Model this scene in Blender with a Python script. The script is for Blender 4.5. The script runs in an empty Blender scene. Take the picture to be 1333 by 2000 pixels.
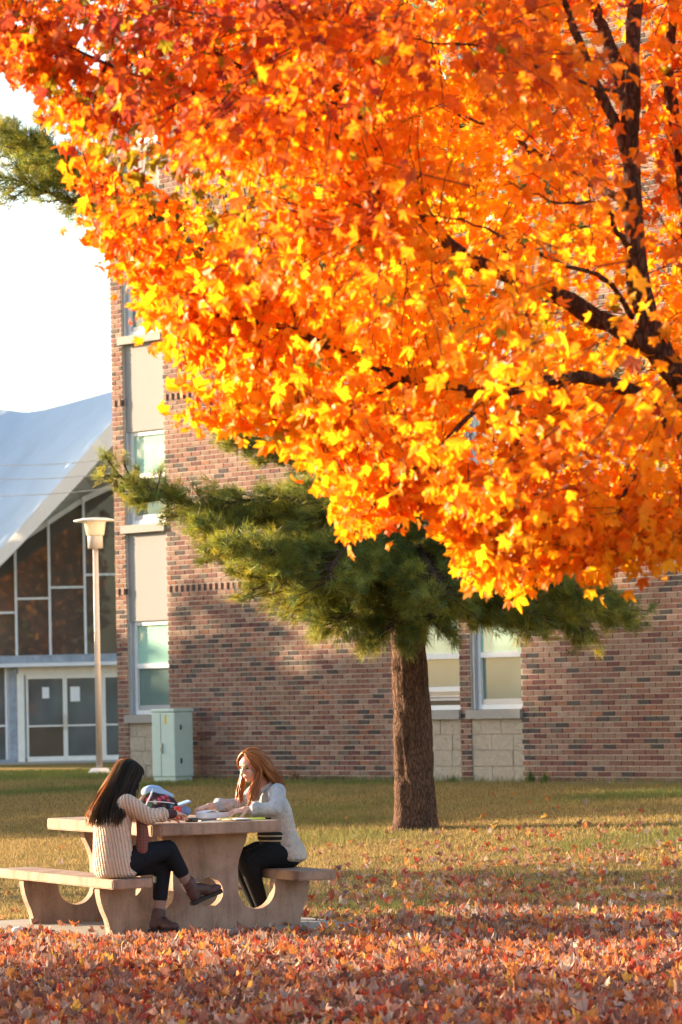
import bpy, bmesh, math, random
import numpy as np
from mathutils import Vector, Matrix, Euler

random.seed(7)
rng = np.random.default_rng(7)
scn = bpy.context.scene
COL = scn.collection

# ------------------------------------------------------------------ camera
FPX, IW, IH, CAMZ = 7000.0, 1333.0, 2000.0, 1.68
PITCH, ROLL = math.atan(350 / FPX), 0.022
_r = np.array([1, 0, 0.0]); _f = np.array([0, math.cos(PITCH), math.sin(PITCH)]); _u = np.cross(_r, _f)
CR = _r * math.cos(ROLL) - _u * math.sin(ROLL); CU = _u * math.cos(ROLL) + _r * math.sin(ROLL); CF = _f
cam = bpy.data.cameras.new('camera')
cam.sensor_fit = 'VERTICAL'; cam.sensor_height = 36.0; cam.sensor_width = 24.0
cam.lens = FPX / IH * 36.0
cam.clip_start = 0.5; cam.clip_end = 3000
cam.dof.use_dof = True; cam.dof.focus_distance = 26.0; cam.dof.aperture_fstop = 5.8
camo = bpy.data.objects.new('camera', cam); COL.objects.link(camo)
M = Matrix.Identity(4)
for i in range(3):
    M[i][0], M[i][1], M[i][2] = CR[i], CU[i], -CF[i]
M[2][3] = CAMZ
camo.matrix_world = M
scn.camera = camo

# ------------------------------------------------------------------ sky and sun
SUN_AZ = (-0.872, 0.490); SUN_EL = math.radians(12.0)
world = bpy.data.worlds.new('World'); scn.world = world; world.use_nodes = True
wt = world.node_tree; wt.nodes.clear()
wo = wt.nodes.new('ShaderNodeOutputWorld'); wb_ = wt.nodes.new('ShaderNodeBackground'); ws = wt.nodes.new('ShaderNodeTexSky')
ws.sky_type = 'NISHITA'; ws.sun_disc = False; ws.sun_elevation = SUN_EL
ws.sun_rotation = math.atan2(SUN_AZ[0], SUN_AZ[1])
ws.air_density = 1.0; ws.dust_density = 1.5; ws.ozone_density = 1.0
wb_.inputs['Strength'].default_value = 0.125
wt.links.new(ws.outputs[0], wb_.inputs[0]); wt.links.new(wb_.outputs[0], wo.inputs[0])
sl = bpy.data.lights.new('sun', 'SUN'); sl.energy = 5.0; sl.angle = math.radians(0.5); sl.color = (1.0, 0.77, 0.50)
so_ = bpy.data.objects.new('sun', sl); COL.objects.link(so_)
sd = Vector((SUN_AZ[0] * math.cos(SUN_EL), SUN_AZ[1] * math.cos(SUN_EL), math.sin(SUN_EL))).normalized()
so_.rotation_euler = sd.to_track_quat('Z', 'Y').to_euler(); so_.location = (-30, 30, 20)
vs = scn.view_settings
vs.view_transform = 'Standard'; vs.look = 'None'; vs.gamma = 1.0; vs.use_curve_mapping = False
vs.exposure = 1.95
scn.cycles.max_bounces = 6; scn.cycles.transmission_bounces = 4; scn.cycles.diffuse_bounces = 4; scn.cycles.glossy_bounces = 2; scn.cycles.adaptive_threshold = 0.025
scn.cycles.use_denoising = True

# ------------------------------------------------------------------ helpers
def ray(px, py):
    return CR * (px - IW / 2) / FPX - CU * (py - IH / 2) / FPX + CF
def P(px, py, Y):
    v = ray(px, py); return np.array([0, 0, CAMZ]) + v * (Y / v[1])

def link(o, parent=None):
    COL.objects.link(o)
    if parent is not None: o.parent = parent
    return o
def tag(o, label=None, cat=None, group=None, kind=None):
    if label: o['label'] = label
    if cat: o['category'] = cat
    if group: o['group'] = group
    if kind: o['kind'] = kind
    return o
def empty(name, loc=(0, 0, 0), rz=0.0, parent=None):
    o = bpy.data.objects.new(name, None); o.empty_display_size = 0.1
    o.location = loc; o.rotation_euler = (0, 0, rz)
    return link(o, parent)
def mesh_np(name, V, F, cols=None, smooth=False, mat=None):
    V = np.ascontiguousarray(V, dtype=np.float32).reshape(-1, 3); F = np.ascontiguousarray(F, dtype=np.int32)
    k = F.shape[1]; n = len(F)
    me = bpy.data.meshes.new(name)
    me.vertices.add(len(V)); me.vertices.foreach_set('co', V.ravel())
    me.loops.add(n * k); me.loops.foreach_set('vertex_index', F.ravel())
    me.polygons.add(n); me.polygons.foreach_set('loop_start', np.arange(0, n * k, k, dtype=np.int32))
    me.polygons.foreach_set('loop_total', np.full(n, k, dtype=np.int32))
    me.polygons.foreach_set('use_smooth', np.full(n, bool(smooth)))
    if cols is not None:
        c = np.ones((len(V), 4), np.float32); c[:, :3] = np.asarray(cols, np.float32).reshape(-1, 3)
        a = me.attributes.new('col', 'FLOAT_COLOR', 'POINT'); a.data.foreach_set('color', c.ravel())
    me.update(calc_edges=True)
    if mat: me.materials.append(mat)
    return me
def mobj(name, me, parent=None):
    return link(bpy.data.objects.new(name, me), parent)
def bm_obj(name, bm, mat, parent=None, smooth=False):
    bmesh.ops.recalc_face_normals(bm, faces=bm.faces[:])
    me = bpy.data.meshes.new(name); bm.to_mesh(me); bm.free()
    if smooth:
        me.polygons.foreach_set('use_smooth', np.ones(len(me.polygons), dtype=bool))
    if mat: me.materials.append(mat)
    return mobj(name, me, parent)
def add_box(bm, x0, x1, y0, y1, z0, z1, bevel=0.0):
    r = bmesh.ops.create_cube(bm, size=1.0)
    for v in r['verts']:
        v.co = Vector((x0 + (v.co.x + .5) * (x1 - x0), y0 + (v.co.y + .5) * (y1 - y0), z0 + (v.co.z + .5) * (z1 - z0)))
    if bevel > 0:
        es = set(e for v in r['verts'] for e in v.link_edges)
        bmesh.ops.bevel(bm, geom=list(es), offset=bevel, segments=2, profile=0.6, affect='EDGES')
def box(name, x0, x1, y0, y1, z0, z1, mat, parent=None, bevel=0.0):
    bm = bmesh.new(); add_box(bm, x0, x1, y0, y1, z0, z1, bevel); return bm_obj(name, bm, mat, parent)
def add_prism(bm, pts, y0, y1):
    """polygon pts (x,z) extruded along y"""
    a = [bm.verts.new((p[0], y0, p[1])) for p in pts]; b = [bm.verts.new((p[0], y1, p[1])) for p in pts]
    bm.faces.new(a); bm.faces.new(b[::-1])
    for i in range(len(pts)):
        j = (i + 1) % len(pts); bm.faces.new((a[j], a[i], b[i], b[j]))
def tube_arrays(pts, rad, sides=8, cap=True):
    pts = np.asarray(pts, float); n = len(pts); rad = np.broadcast_to(np.asarray(rad, float), (n,))
    T = np.gradient(pts, axis=0); T /= np.linalg.norm(T, axis=1)[:, None] + 1e-9
    ref = np.array([0, 0, 1.0]) if abs(T[0][2]) < .9 else np.array([1.0, 0, 0])
    V = []
    nrm = np.cross(T[0], ref); nrm /= np.linalg.norm(nrm)
    for i in range(n):
        nrm = nrm - T[i] * (nrm @ T[i]); nrm /= np.linalg.norm(nrm) + 1e-9
        b = np.cross(T[i], nrm); a = np.arange(sides) * 2 * math.pi / sides
        V.append(pts[i] + rad[i] * (np.cos(a)[:, None] * nrm + np.sin(a)[:, None] * b))
    V = np.concatenate(V); F = []
    for i in range(n - 1):
        for k in range(sides):
            k2 = (k + 1) % sides
            F.append((i * sides + k, i * sides + k2, (i + 1) * sides + k2, (i + 1) * sides + k))
    F = np.array(F)
    if cap:
        V = np.concatenate([V, pts[:1], pts[-1:]]); c0, c1 = n * sides, n * sides + 1
        ex = [(c0, (k + 1) % sides, k, k) for k in range(sides)] + [(c1, (n - 1) * sides + k, (n - 1) * sides + (k + 1) % sides, (n - 1) * sides + (k + 1) % sides) for k in range(sides)]
    else: ex = []
    # split to tris
    T3 = np.concatenate([F[:, [0, 1, 2]], F[:, [0, 2, 3]]] + ([np.array([e[:3] for e in ex])] if ex else []))
    return V, T3
def join_arrays(lst):
    Vs, Fs, off = [], [], 0
    for V, F in lst:
        Vs.append(V); Fs.append(np.asarray(F) + off); off += len(V)
    return np.concatenate(Vs), np.concatenate(Fs)
def smooth_path(pts, n=24):
    """Catmull-Rom through pts"""
    p = np.asarray(pts, float); p = np.vstack([2 * p[0] - p[1], p, 2 * p[-1] - p[-2]])
    out = []; m = len(p) - 3
    for t in np.linspace(0, m - 1e-6, n):
        i = int(t); u = t - i; a, b, c, d = p[i:i + 4]
        out.append(.5 * ((2 * b) + (-a + c) * u + (2 * a - 5 * b + 4 * c - d) * u * u + (-a + 3 * b - 3 * c + d) * u ** 3))
    return np.array(out)
def lathe(bm, prof, seg=24, cx=0, cy=0):
    rings = []
    for r, z in prof:
        rings.append([bm.verts.new((cx + r * math.cos(2 * math.pi * k / seg), cy + r * math.sin(2 * math.pi * k / seg), z)) for k in range(seg)])
    for a, b in zip(rings[:-1], rings[1:]):
        for k in range(seg):
            bm.faces.new((a[k], a[(k + 1) % seg], b[(k + 1) % seg], b[k]))
    bm.faces.new(rings[0][::-1]); bm.faces.new(rings[-1])

# ------------------------------------------------------------------ materials
def new_mat(name):
    m = bpy.data.materials.new(name); m.use_nodes = True
    nt = m.node_tree; b = nt.nodes['Principled BSDF']; return m, nt, b
def noise(nt, scale, detail=4, rough=.6, coord='Object', vec=None, dist=0.0):
    n = nt.nodes.new('ShaderNodeTexNoise'); n.inputs['Scale'].default_value = scale
    n.inputs['Detail'].default_value = detail; n.inputs['Roughness'].default_value = rough; n.inputs['Distortion'].default_value = dist
    if vec is None:
        tc = nt.nodes.new('ShaderNodeTexCoord'); vec = tc.outputs[coord]
    nt.links.new(vec, n.inputs['Vector']); return n
def ramp(nt, fac, stops):
    r = nt.nodes.new('ShaderNodeValToRGB'); e = r.color_ramp.elements
    while len(e) > 1: e.remove(e[-1])
    e[0].position = stops[0][0]; e[0].color = (*stops[0][1], 1)
    for p, c in stops[1:]:
        x = e.new(p); x.color = (*c, 1)
    nt.links.new(fac, r.inputs[0]); return r
def mul(nt, a, b, fac=1.0, mode='MULTIPLY'):
    m = nt.nodes.new('ShaderNodeMix'); m.data_type = 'RGBA'; m.blend_type = mode; m.inputs[0].default_value = fac
    nt.links.new(a, m.inputs[6])
    if hasattr(b, 'is_linked'): nt.links.new(b, m.inputs[7])
    else: m.inputs[7].default_value = (*b, 1)
    return m.outputs[2]
def bump(nt, b, h, strength=.3, dist=.01):
    n = nt.nodes.new('ShaderNodeBump'); n.inputs['Strength'].default_value = strength; n.inputs['Distance'].default_value = dist
    nt.links.new(h, n.inputs['Height']); nt.links.new(n.outputs[0], b.inputs['Normal'])
def simple(name, c, rough=.6, var=.15, scale=30, bmp=.0, spec=.3, metal=0.0, bd=.005):
    m, nt, b = new_mat(name)
    n = noise(nt, scale, 5)
    r = ramp(nt, n.outputs['Fac'], [(.25, tuple(x * (1 - var) for x in c)), (.75, tuple(min(1, x * (1 + var)) for x in c))])
    nt.links.new(r.outputs[0], b.inputs['Base Color'])
    b.inputs['Roughness'].default_value = rough; b.inputs['Specular IOR Level'].default_value = spec; b.inputs['Metallic'].default_value = metal
    if bmp: bump(nt, b, n.outputs['Fac'], bmp, bd)
    return m
def attr_mat(name, rough=.7, var=.25, scale=60, spec=.2, bmp=.2, bd=.003, trans=0.0, tgain=(1, 1, 1), gloss=0.0, wx=False):
    m, nt, b = new_mat(name)
    a = nt.nodes.new('ShaderNodeAttribute'); a.attribute_name = 'col'
    n = noise(nt, scale, 4)
    g = ramp(nt, n.outputs['Fac'], [(.3, (1 - var,) * 3), (.7, (1 + var,) * 3)])
    c = mul(nt, a.outputs['Color'], g.outputs[0])
    if wx:      # broad weather stains and fine speckle
        tcw = nt.nodes.new('ShaderNodeTexCoord'); mw = nt.nodes.new('ShaderNodeMapping'); mw.inputs['Scale'].default_value = (1.4, 1.4, .35); nt.links.new(tcw.outputs['Object'], mw.inputs[0])
        nw = noise(nt, 1.0, 5, .65, vec=mw.outputs[0]); gw = ramp(nt, nw.outputs['Fac'], [(.3, (.80, .79, .78)), (.7, (1.12, 1.11, 1.10))]); c = mul(nt, c, gw.outputs[0])
        ns = noise(nt, 160, 2, .8); gs_ = ramp(nt, ns.outputs['Fac'], [(.35, (.62,) * 3), (.6, (1.15,) * 3)]); c = mul(nt, c, gs_.outputs[0])
    nt.links.new(c, b.inputs['Base Color']); b.inputs['Roughness'].default_value = rough; b.inputs['Specular IOR Level'].default_value = spec
    if bmp: bump(nt, b, n.outputs['Fac'], bmp, bd)
    if trans > 0:
        tr = nt.nodes.new('ShaderNodeBsdfTranslucent'); mx = nt.nodes.new('ShaderNodeMixShader'); mx.inputs[0].default_value = trans
        tc = mul(nt, c, tgain)
        nt.links.new(tc, tr.inputs['Color']); nt.links.new(b.outputs[0], mx.inputs[1]); nt.links.new(tr.outputs[0], mx.inputs[2])
        nt.links.new(mx.outputs[0], nt.nodes['Material Output'].inputs['Surface'])
    return m

M_mortar = simple('mortar', (.60, .52, .45), .9, .12, 40, .3)
M_brick = attr_mat('brick', .85, .30, 45, .15, .5, .004, wx=True)
def block_mat():
    m, nt, b = new_mat('split_face_block')
    n = noise(nt, 14, 8, .7); n2 = noise(nt, 120, 3)
    r = ramp(nt, n.outputs['Fac'], [(.25, (.36, .29, .22)), (.75, (.54, .46, .37))])
    nt.links.new(r.outputs[0], b.inputs['Base Color']); b.inputs['Roughness'].default_value = .95
    bump(nt, b, n.outputs['Fac'], .9, .03); return m
M_block = block_mat()
M_stucco = simple('grey_stucco_panel', (.33, .31, .30), .9, .07, 90, .25)
M_sill = simple('sill_concrete', (.34, .315, .29), .85, .1, 25, .2)
M_white = simple('white_window_frame', (.78, .79, .80), .35, .04, 12)
M_channel = simple('grey_aluminium', (.42, .43, .47), .4, .06, 12, metal=.3)
def glass(name, c, rough=.03, spec=.35, var=.12, scale=1.2):
    m, nt, b = new_mat(name); n = noise(nt, scale, 2)
    r = ramp(nt, n.outputs['Fac'], [(.3, tuple(x * (1 - var) for x in c)), (.7, tuple(x * (1 + var) for x in c))])
    nt.links.new(r.outputs[0], b.inputs['Base Color']); b.inputs['Roughness'].default_value = rough
    b.inputs['Specular IOR Level'].default_value = spec; b.inputs['IOR'].default_value = 1.5; return m
M_pane_up = glass('pane_blind_down', (.36, .60, .50))
M_pane_lo = glass('pane_insect_screen', (.17, .24, .22), .08)
M_pane_hall = glass('hall_glass', (.095, .080, .066), .015, .6, .25, .5)
M_pane_door = glass('door_glass', (.10, .115, .12), .03, .5, .3, .8)

def concrete():
    m, nt, b = new_mat('cast_concrete')
    n = noise(nt, 6, 6, .65); n2 = noise(nt, 90, 4)
    r = ramp(nt, n.outputs['Fac'], [(.25, (.275, .17, .122)), (.5, (.37, .245, .182)), (.78, (.45, .315, .24))])
    g = ramp(nt, n2.outputs['Fac'], [(.3, (.86,) * 3), (.65, (1.06,) * 3)])
    tc = nt.nodes.new('ShaderNodeTexCoord'); mp_ = nt.nodes.new('ShaderNodeMapping'); mp_.inputs['Scale'].default_value = (7, 7, 1.2); nt.links.new(tc.outputs['Object'], mp_.inputs[0])
    ns = noise(nt, 1.0, 5, .7, vec=mp_.outputs[0]); gs_ = ramp(nt, ns.outputs['Fac'], [(.32, (.66, .64, .62)), (.55, (1.0,) * 3), (.75, (1.1,) * 3)])
    np_ = noise(nt, 55, 2, .9); gp = ramp(nt, np_.outputs['Fac'], [(.27, (.55,) * 3), (.36, (1.0,) * 3)])
    nt.links.new(mul(nt, mul(nt, mul(nt, r.outputs[0], g.outputs[0]), gs_.outputs[0]), gp.outputs[0]), b.inputs['Base Color']); b.inputs['Roughness'].default_value = .85
    b.inputs['Specular IOR Level'].default_value = .25
    bump(nt, b, n2.outputs['Fac'], .25, .004); return m
M_conc = concrete()
M_pad = simple('pad_concrete', (.36, .31, .26), .9, .15, 8, .2)

def lawn_mat():
    m, nt, b = new_mat('lawn')
    n = noise(nt, .35, 4, .6); n2 = noise(nt, 3.0, 6, .7); n3 = noise(nt, 60, 4, .7)
    r = ramp(nt, n.outputs['Fac'], [(.35, (.19, .15, .042)), (.5, (.26, .175, .058)), (.68, (.31, .195, .075))])
    g = ramp(nt, n2.outputs['Fac'], [(.3, (.72, .8, .66)), (.7, (1.15, 1.08, 1.0))])
    g3 = ramp(nt, n3.outputs['Fac'], [(.3, (.6,) * 3), (.7, (1.2,) * 3)])
    nt.links.new(mul(nt, mul(nt, r.outputs[0], g.outputs[0]), g3.outputs[0]), b.inputs['Base Color']); b.inputs['Roughness'].default_value = 1
    b.inputs['Specular IOR Level'].default_value = .05
    bump(nt, b, n3.outputs['Fac'], .8, .03); return m
M_lawn = lawn_mat()
M_blade = attr_mat('grass_blade', .8, .1, 5, .1, 0, trans=.35)
M_litter = attr_mat('fallen_leaf', .75, .22, 40, .25, .2, .004, trans=.22)
M_leaf = attr_mat('maple_leaf', .5, .16, 35, .35, .15, .003, trans=.6, tgain=(1.0, .95, .7))
M_needle = attr_mat('pine_needle', .5, .1, 5, .35, 0, trans=.5, tgain=(1.25, 1.1, .6))
M_shrub = attr_mat('far_leaf', .7, .15, 5, .2, 0, trans=.3)
def bark(name, c0, c1, sc=(14, 14, 2.5)):
    m, nt, b = new_mat(name)
    tc = nt.nodes.new('ShaderNodeTexCoord'); mp = nt.nodes.new('ShaderNodeMapping'); mp.inputs['Scale'].default_value = sc
    nt.links.new(tc.outputs['Object'], mp.inputs[0])
    n = noise(nt, 1.0, 7, .7, vec=mp.outputs[0], dist=1.2)
    v = nt.nodes.new('ShaderNodeTexVoronoi'); v.feature = 'DISTANCE_TO_EDGE'; v.inputs['Scale'].default_value = 1.3
    nt.links.new(mp.outputs[0], v.inputs['Vector'])
    r = ramp(nt, n.outputs['Fac'], [(.3, c0), (.7, c1)])
    g = ramp(nt, v.outputs['Distance'], [(.0, (.45,) * 3), (.18, (1.0,) * 3)])
    nt.links.new(mul(nt, r.outputs[0], g.outputs[0]), b.inputs['Base Color']); b.inputs['Roughness'].default_value = .95
    b.inputs['Specular IOR Level'].default_value = .1
    ad = nt.nodes.new('ShaderNodeMath'); ad.operation = 'ADD'
    nt.links.new(g.outputs[0], ad.inputs[0]); nt.links.new(n.outputs['Fac'], ad.inputs[1])
    bump(nt, b, ad.outputs[0], .9, .03); return m
M_pbark = bark('pine_bark', (.09, .048, .036), (.26, .148, .10), (34, 34, 9))
M_mbark = bark('maple_bark', (.085, .045, .032), (.20, .11, .075), (30, 30, 8))

# ------------------------------------------------------------------ table and wall frames
TH = 0.4476; TC = np.array([-1.3637, 26.2691, 0.0])
ES = np.array([math.cos(TH), math.sin(TH), 0]); EL = np.array([-math.sin(TH), math.cos(TH), 0])
def tw(s, l, z): return TC + s * ES + l * EL + np.array([0, 0, z])
PHI = math.radians(49.5)
WU = np.array([math.cos(PHI), -math.sin(PHI), 0]); WN = np.array([-math.sin(PHI), -math.cos(PHI), 0])
WO = np.array([-3.248, 51.279, 0.0]); BZ = 0.49
def ww(u, m, z): return WO + WU * u + WN * m + np.array([0, 0, z])
def gz(x, y):
    x = np.asarray(x, float); y = np.asarray(y, float)
    m = WN[0] * (x - WO[0]) + WN[1] * (y - WO[1])
    t = np.clip((12.5 - m) / 12.5, 0, 1); z = BZ * t * t * (3 - 2 * t)
    t2 = np.clip((-m - 3) / 17, 0, 1); z = z - (BZ - .02) * t2 * t2 * (3 - 2 * t2)
    near = np.clip((12.5 - np.abs(m)) / 12.5, 0, 1)
    return z + .012 * np.sin(1.3 * x + .7 * y) * np.clip((m - 1) / 4, 0, 1) * np.clip((np.hypot(x + 1.36, y - 26.3) - 1.6) / 2, 0, 1)

# ------------------------------------------------------------------ ground
def make_ground():
    xs = np.concatenate([np.linspace(-900, -30, 12), np.linspace(-27, 27, 90), np.linspace(30, 900, 12)])
    ys = np.concatenate([np.linspace(-300, 5, 10), np.linspace(8, 70, 110), np.linspace(73, 120, 24), np.linspace(140, 1500, 10)])
    X, Y = np.meshgrid(xs, ys); Z = gz(X, Y)
    V = np.stack([X, Y, Z], -1).reshape(-1, 3); nx, ny = len(xs), len(ys)
    i = np.arange(ny - 1)[:, None] * nx + np.arange(nx - 1)[None]
    F = np.stack([i, i + 1, i + nx + 1, i + nx], -1).reshape(-1, 4)
    o = mobj('lawn', mesh_np('lawn', V, F, smooth=True, mat=M_lawn)); tag(o, 'dry tan and green autumn lawn sloping up to the brick building', kind='structure')
make_ground()
def vnoise(x, y, s, seed=0):
    """cheap smooth value noise"""
    r = np.random.default_rng(seed); G = r.random((64, 64))
    x = np.asarray(x) / s + 100; y = np.asarray(y) / s + 100
    xi = np.floor(x).astype(int); yi = np.floor(y).astype(int); fx = x - xi; fy = y - yi
    fx = fx * fx * (3 - 2 * fx); fy = fy * fy * (3 - 2 * fy)
    g = lambda a, b: G[a % 64, b % 64]
    return (g(xi, yi) * (1 - fx) + g(xi + 1, yi) * fx) * (1 - fy) + (g(xi, yi + 1) * (1 - fx) + g(xi + 1, yi + 1) * fx) * fy
def in_wedge(n, y0, y1, margin=.35, p=1.0):
    y = y0 + (y1 - y0) * rng.random(n); half = y * (IW / 2) / FPX + margin
    keep = rng.random(n) < half / (y1 * (IW / 2) / FPX + margin)
    y = y[keep]; half = half[keep]; x = (rng.random(len(y)) * 2 - 1) * half
    return x, y
def make_grass():
    parts = []
    x, y = in_wedge(400000, 17.0, 58.0)
    m = WN[0] * (x - WO[0]) + WN[1] * (y - WO[1]); u = (x - WO[0]) * WU[0] + (y - WO[1]) * WU[1]
    keep = ~((m < .03) & (u > -.02))
    d = np.stack([x, y], -1) - TC[:2]; s_ = d @ ES[:2]; l_ = d @ EL[:2]
    keep &= ~((np.abs(s_) < 1.15) & (np.abs(l_) < 1.35))
    x, y, m = x[keep], y[keep], m[keep]; n = len(x)
    g = vnoise(x, y, 2.6, 3) * .65 + vnoise(x, y, .7, 4) * .35
    green = np.clip((g - .56) * 4, 0, 1) * .65 + .12 + np.clip((0.35 - m) * 2, 0, 1) * .5 + np.clip((2.0 - m) * .2, 0, .35)
    for gx, gy, sx, sy in ((.28, 27.8, .55, .35), (3.3, 40.0, 1.3, .8), (2.2, 23.9, .35, .3), (-3.4, 48, 2, .8)):
        green = green + 1.1 * np.exp(-((x - gx) / sx) ** 2 - ((y - gy) / sy) ** 2)
    green = np.clip(green, 0, 1)[:, None]
    tan = np.array([.43, .295, .125]); grn = np.array([.17, .20, .06])
    c = tan * (1 - green) + grn * green
    c = c * (0.7 + .6 * rng.random((n, 1)))
    h = (.018 + .028 * rng.random(n)) * (1 + .7 * green[:, 0]) * (1 + .8 * (np.abs(m) < .25))
    a = rng.random(n) * 2 * math.pi; w = .003 + .003 * rng.random(n)
    lean = (rng.random((n, 2)) - .5) * 1.1
    z = gz(x, y) - .004
    B = np.stack([x, y, z], -1)
    dx = np.stack([np.cos(a) * w, np.sin(a) * w, 0 * w], -1)
    tip = B + np.stack([lean[:, 0] * h, lean[:, 1] * h, h], -1)
    V = np.stack([B - dx, B + dx, tip], 1).reshape(-1, 3); F = np.arange(n * 3).reshape(-1, 3)
    C = np.repeat(c, 3, 0)
    o = mobj('grass_blades', mesh_np('grass_blades', V, F, C, mat=M_blade)); tag(o, 'short dry tan and green grass blades covering the lawn', 'grass', kind='stuff')
make_grass()
o = mobj('concrete_pad', None) if False else box('concrete_pad', -1.12, 1.12, -1.32, 1.32, -.08, .012, M_pad)
o.location = TC; o.rotation_euler = (0, 0, TH); tag(o, 'flat concrete pad underneath the picnic table', kind='structure')

# ------------------------------------------------------------------ leaves
def leaf_template(curl, fold, twist=0.0, pet=.45, seed=0, rnd=0.0):
    half = [(0, 1.0), (10, .82), (17, .78), (29, .58), (40, .74), (50, .92), (61, .72), (79, .52), (104, .66), (128, .46), (160, .24)]
    half = [(a, q * (1 - rnd) + rnd * (.72 if a < 120 else .4)) for a, q in half]
    r = np.random.default_rng(seed)
    pts = [(a, q * (1 + .08 * (r.random() - .5))) for a, q in half] + [(-a, q * (1 + .08 * (r.random() - .5))) for a, q in half[:0:-1]]
    V = [(0, .05, 0)]
    for a, q in pts:
        t = math.radians(a); V.append((math.sin(t) * q, math.cos(t) * q, 0))
    V = np.array(V); n = len(pts)
    rr = np.hypot(V[:, 0], V[:, 1])
    V[:, 2] = -curl * rr ** 2 + fold * np.abs(V[:, 0]) + twist * V[:, 0] * V[:, 1]
    V[:, 2] += rnd * .35 * (r.random(len(V)) - .5)
    V[:, 1] *= (1 - .25 * abs(curl)) * (1 - .2 * rnd)
    F = [(0, 1 + i, 1 + (i + 1) % n) for i in range(n)]
    b = len(V)
    V = np.vstack([V, [(-.018, -.1, 0.0), (.018, -.1, 0.0), (0, -.1 - pet, .05)]]); F.append((b, b + 1, b + 2))
    V = V * .5
    return V, np.array(F)
TREE_T = [leaf_template(c, f, t, seed=i) for i, (c, f, t) in enumerate([(.3, .2, .2), (.6, .45, -.3), (.15, -.35, .4), (.95, .15, .5), (.45, .75, .1), (-.35, .3, -.5), (.8, -.2, -.5)])]
FALL_T = [leaf_template(c, f, t, pet=.3, seed=i, rnd=.5) for i, (c, f, t) in enumerate([(-1.1, .5, .5), (-.4, 1.1, -.6), (1.1, .4, .8), (.7, -.6, .4), (-.8, .2, -.9), (.3, 1.0, .3)])]
def frames(tip, nrm):
    tip = tip / (np.linalg.norm(tip, axis=1)[:, None] + 1e-9)
    nrm = nrm - tip * (nrm * tip).sum(1)[:, None]; nrm /= np.linalg.norm(nrm, axis=1)[:, None] + 1e-9
    side = np.cross(tip, nrm)
    return np.stack([side, tip, nrm], -1)   # columns
def leaves_mesh(name, pos, R, size, col, var, templates, mat, tone=True):
    Vs, Fs, Cs, off = [], [], [], 0
    for k, (tv, tf) in enumerate(templates):
        idx = np.where(var == k)[0]
        if not len(idx): continue
        V = np.einsum('nij,vj->nvi', R[idx], tv) * size[idx, None, None] + pos[idx, None]
        n = len(tv); F = (tf[None] + (np.arange(len(idx)) * n)[:, None, None]).reshape(-1, 3) + off
        c = np.repeat(col[idx], n, 0).reshape(len(idx), n, 3).copy()
        c[:, 0] *= 1.12
        c[:, -3:] *= np.array([.8, .55, .6])
        Vs.append(V.reshape(-1, 3)); Fs.append(F); Cs.append(c.reshape(-1, 3)); off += len(idx) * n
    return mesh_np(name, np.concatenate(Vs), np.concatenate(Fs), np.concatenate(Cs), mat=mat)
def single_leaf_objects(name, pos, R, size, col, var, templates, mat, parent, ncol=14):
    """individual leaf objects sharing a small set of meshes"""
    pal = []
    order = rng.permutation(len(col))[:ncol]; pal = col[order]
    cache = {}; out = []
    for i in range(len(pos)):
        ci = int(np.argmin(((pal - col[i]) ** 2).sum(1))); key = (int(var[i]), ci)
        if key not in cache:
            tv, tf = templates[key[0]]; c = np.tile(pal[ci], (len(tv), 1)); c[0] *= 1.12; c[-3:] *= np.array([.8, .55, .6])
            cache[key] = mesh_np(name, tv, tf, c, mat=mat)
        o = bpy.data.objects.new(name, cache[key])
        m = Matrix.Identity(4)
        for a in range(3):
            for b in range(3): m[a][b] = float(R[i][a][b] * size[i])
            m[a][3] = float(pos[i][a])
        link(o, parent)
        o.matrix_local = m
        out.append((o, ci))
    return out, pal

# ------------------------------------------------------------------ brick building
BTOP = 11.4
BAYS = [(.255, 1.20), (6.32, 7.26), (7.46, 8.40)]
BCOLS = [(0.0, .255), (1.20, 6.32), (7.26, 7.46), (8.40, 16.0)]
bld = empty('brick_building', WO, -PHI)
tag(bld, 'tall brown brick building with narrow window bays and stone block bases', 'building')
for x0, x1 in BCOLS:
    box('wall', x0 + (0 if x0 == 0 else .002), x1 - .002, .006, .40, .1, BTOP, M_mortar, bld)
box('core', .02, 15.98, .41, 11, .1, BTOP - .05, M_mortar, bld)
box('coping', -.08, 16.1, -.08, 11.1, BTOP + .003, BTOP + .2, M_sill, bld, .02)
box('footing', -.03, 16.0, -.03, .005, .1, BZ + .015, M_sill, bld)
main_wall = [c for c in bld.children if c.name.startswith('wall')]
PALB = np.array([.95, .87, .84]) * np.array([(.27, .145, .115), (.30, .19, .15), (.325, .22, .175), (.095, .082, .080), (.18, .085, .08), (.31, .155, .105), (.28, .19, .145), (.245, .13, .108), (.165, .135, .115), (.335, .24, .195)])
PW = np.array([.15, .17, .15, .11, .08, .04, .10, .09, .06, .05])
CH, BL, JT = .0677, .203, .011
def brick_verts(x0, x1, z0, z1, y):
    b = .0015
    f = np.array([(x0 + b, y, z0 + b), (x1 - b, y, z0 + b), (x1 - b, y, z1 - b), (x0 + b, y, z1 - b), (x0, .008, z0), (x1, .008, z0), (x1, .008, z1), (x0, .008, z1)])
    return f
BF = np.array([(0, 1, 2, 3), (1, 0, 4, 5), (2, 1, 5, 6), (3, 2, 6, 7), (0, 3, 7, 4)])
BANDS = [(3.12, 3.215), (5.82, 5.915), (8.52, 8.615)]
bricks = []
zones = []; z_ = BZ + .012
for a0, b0 in BANDS + [(BTOP, BTOP)]:
    zones.append((z_, a0 - JT)); z_ = b0 + JT
kk = 0
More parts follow.
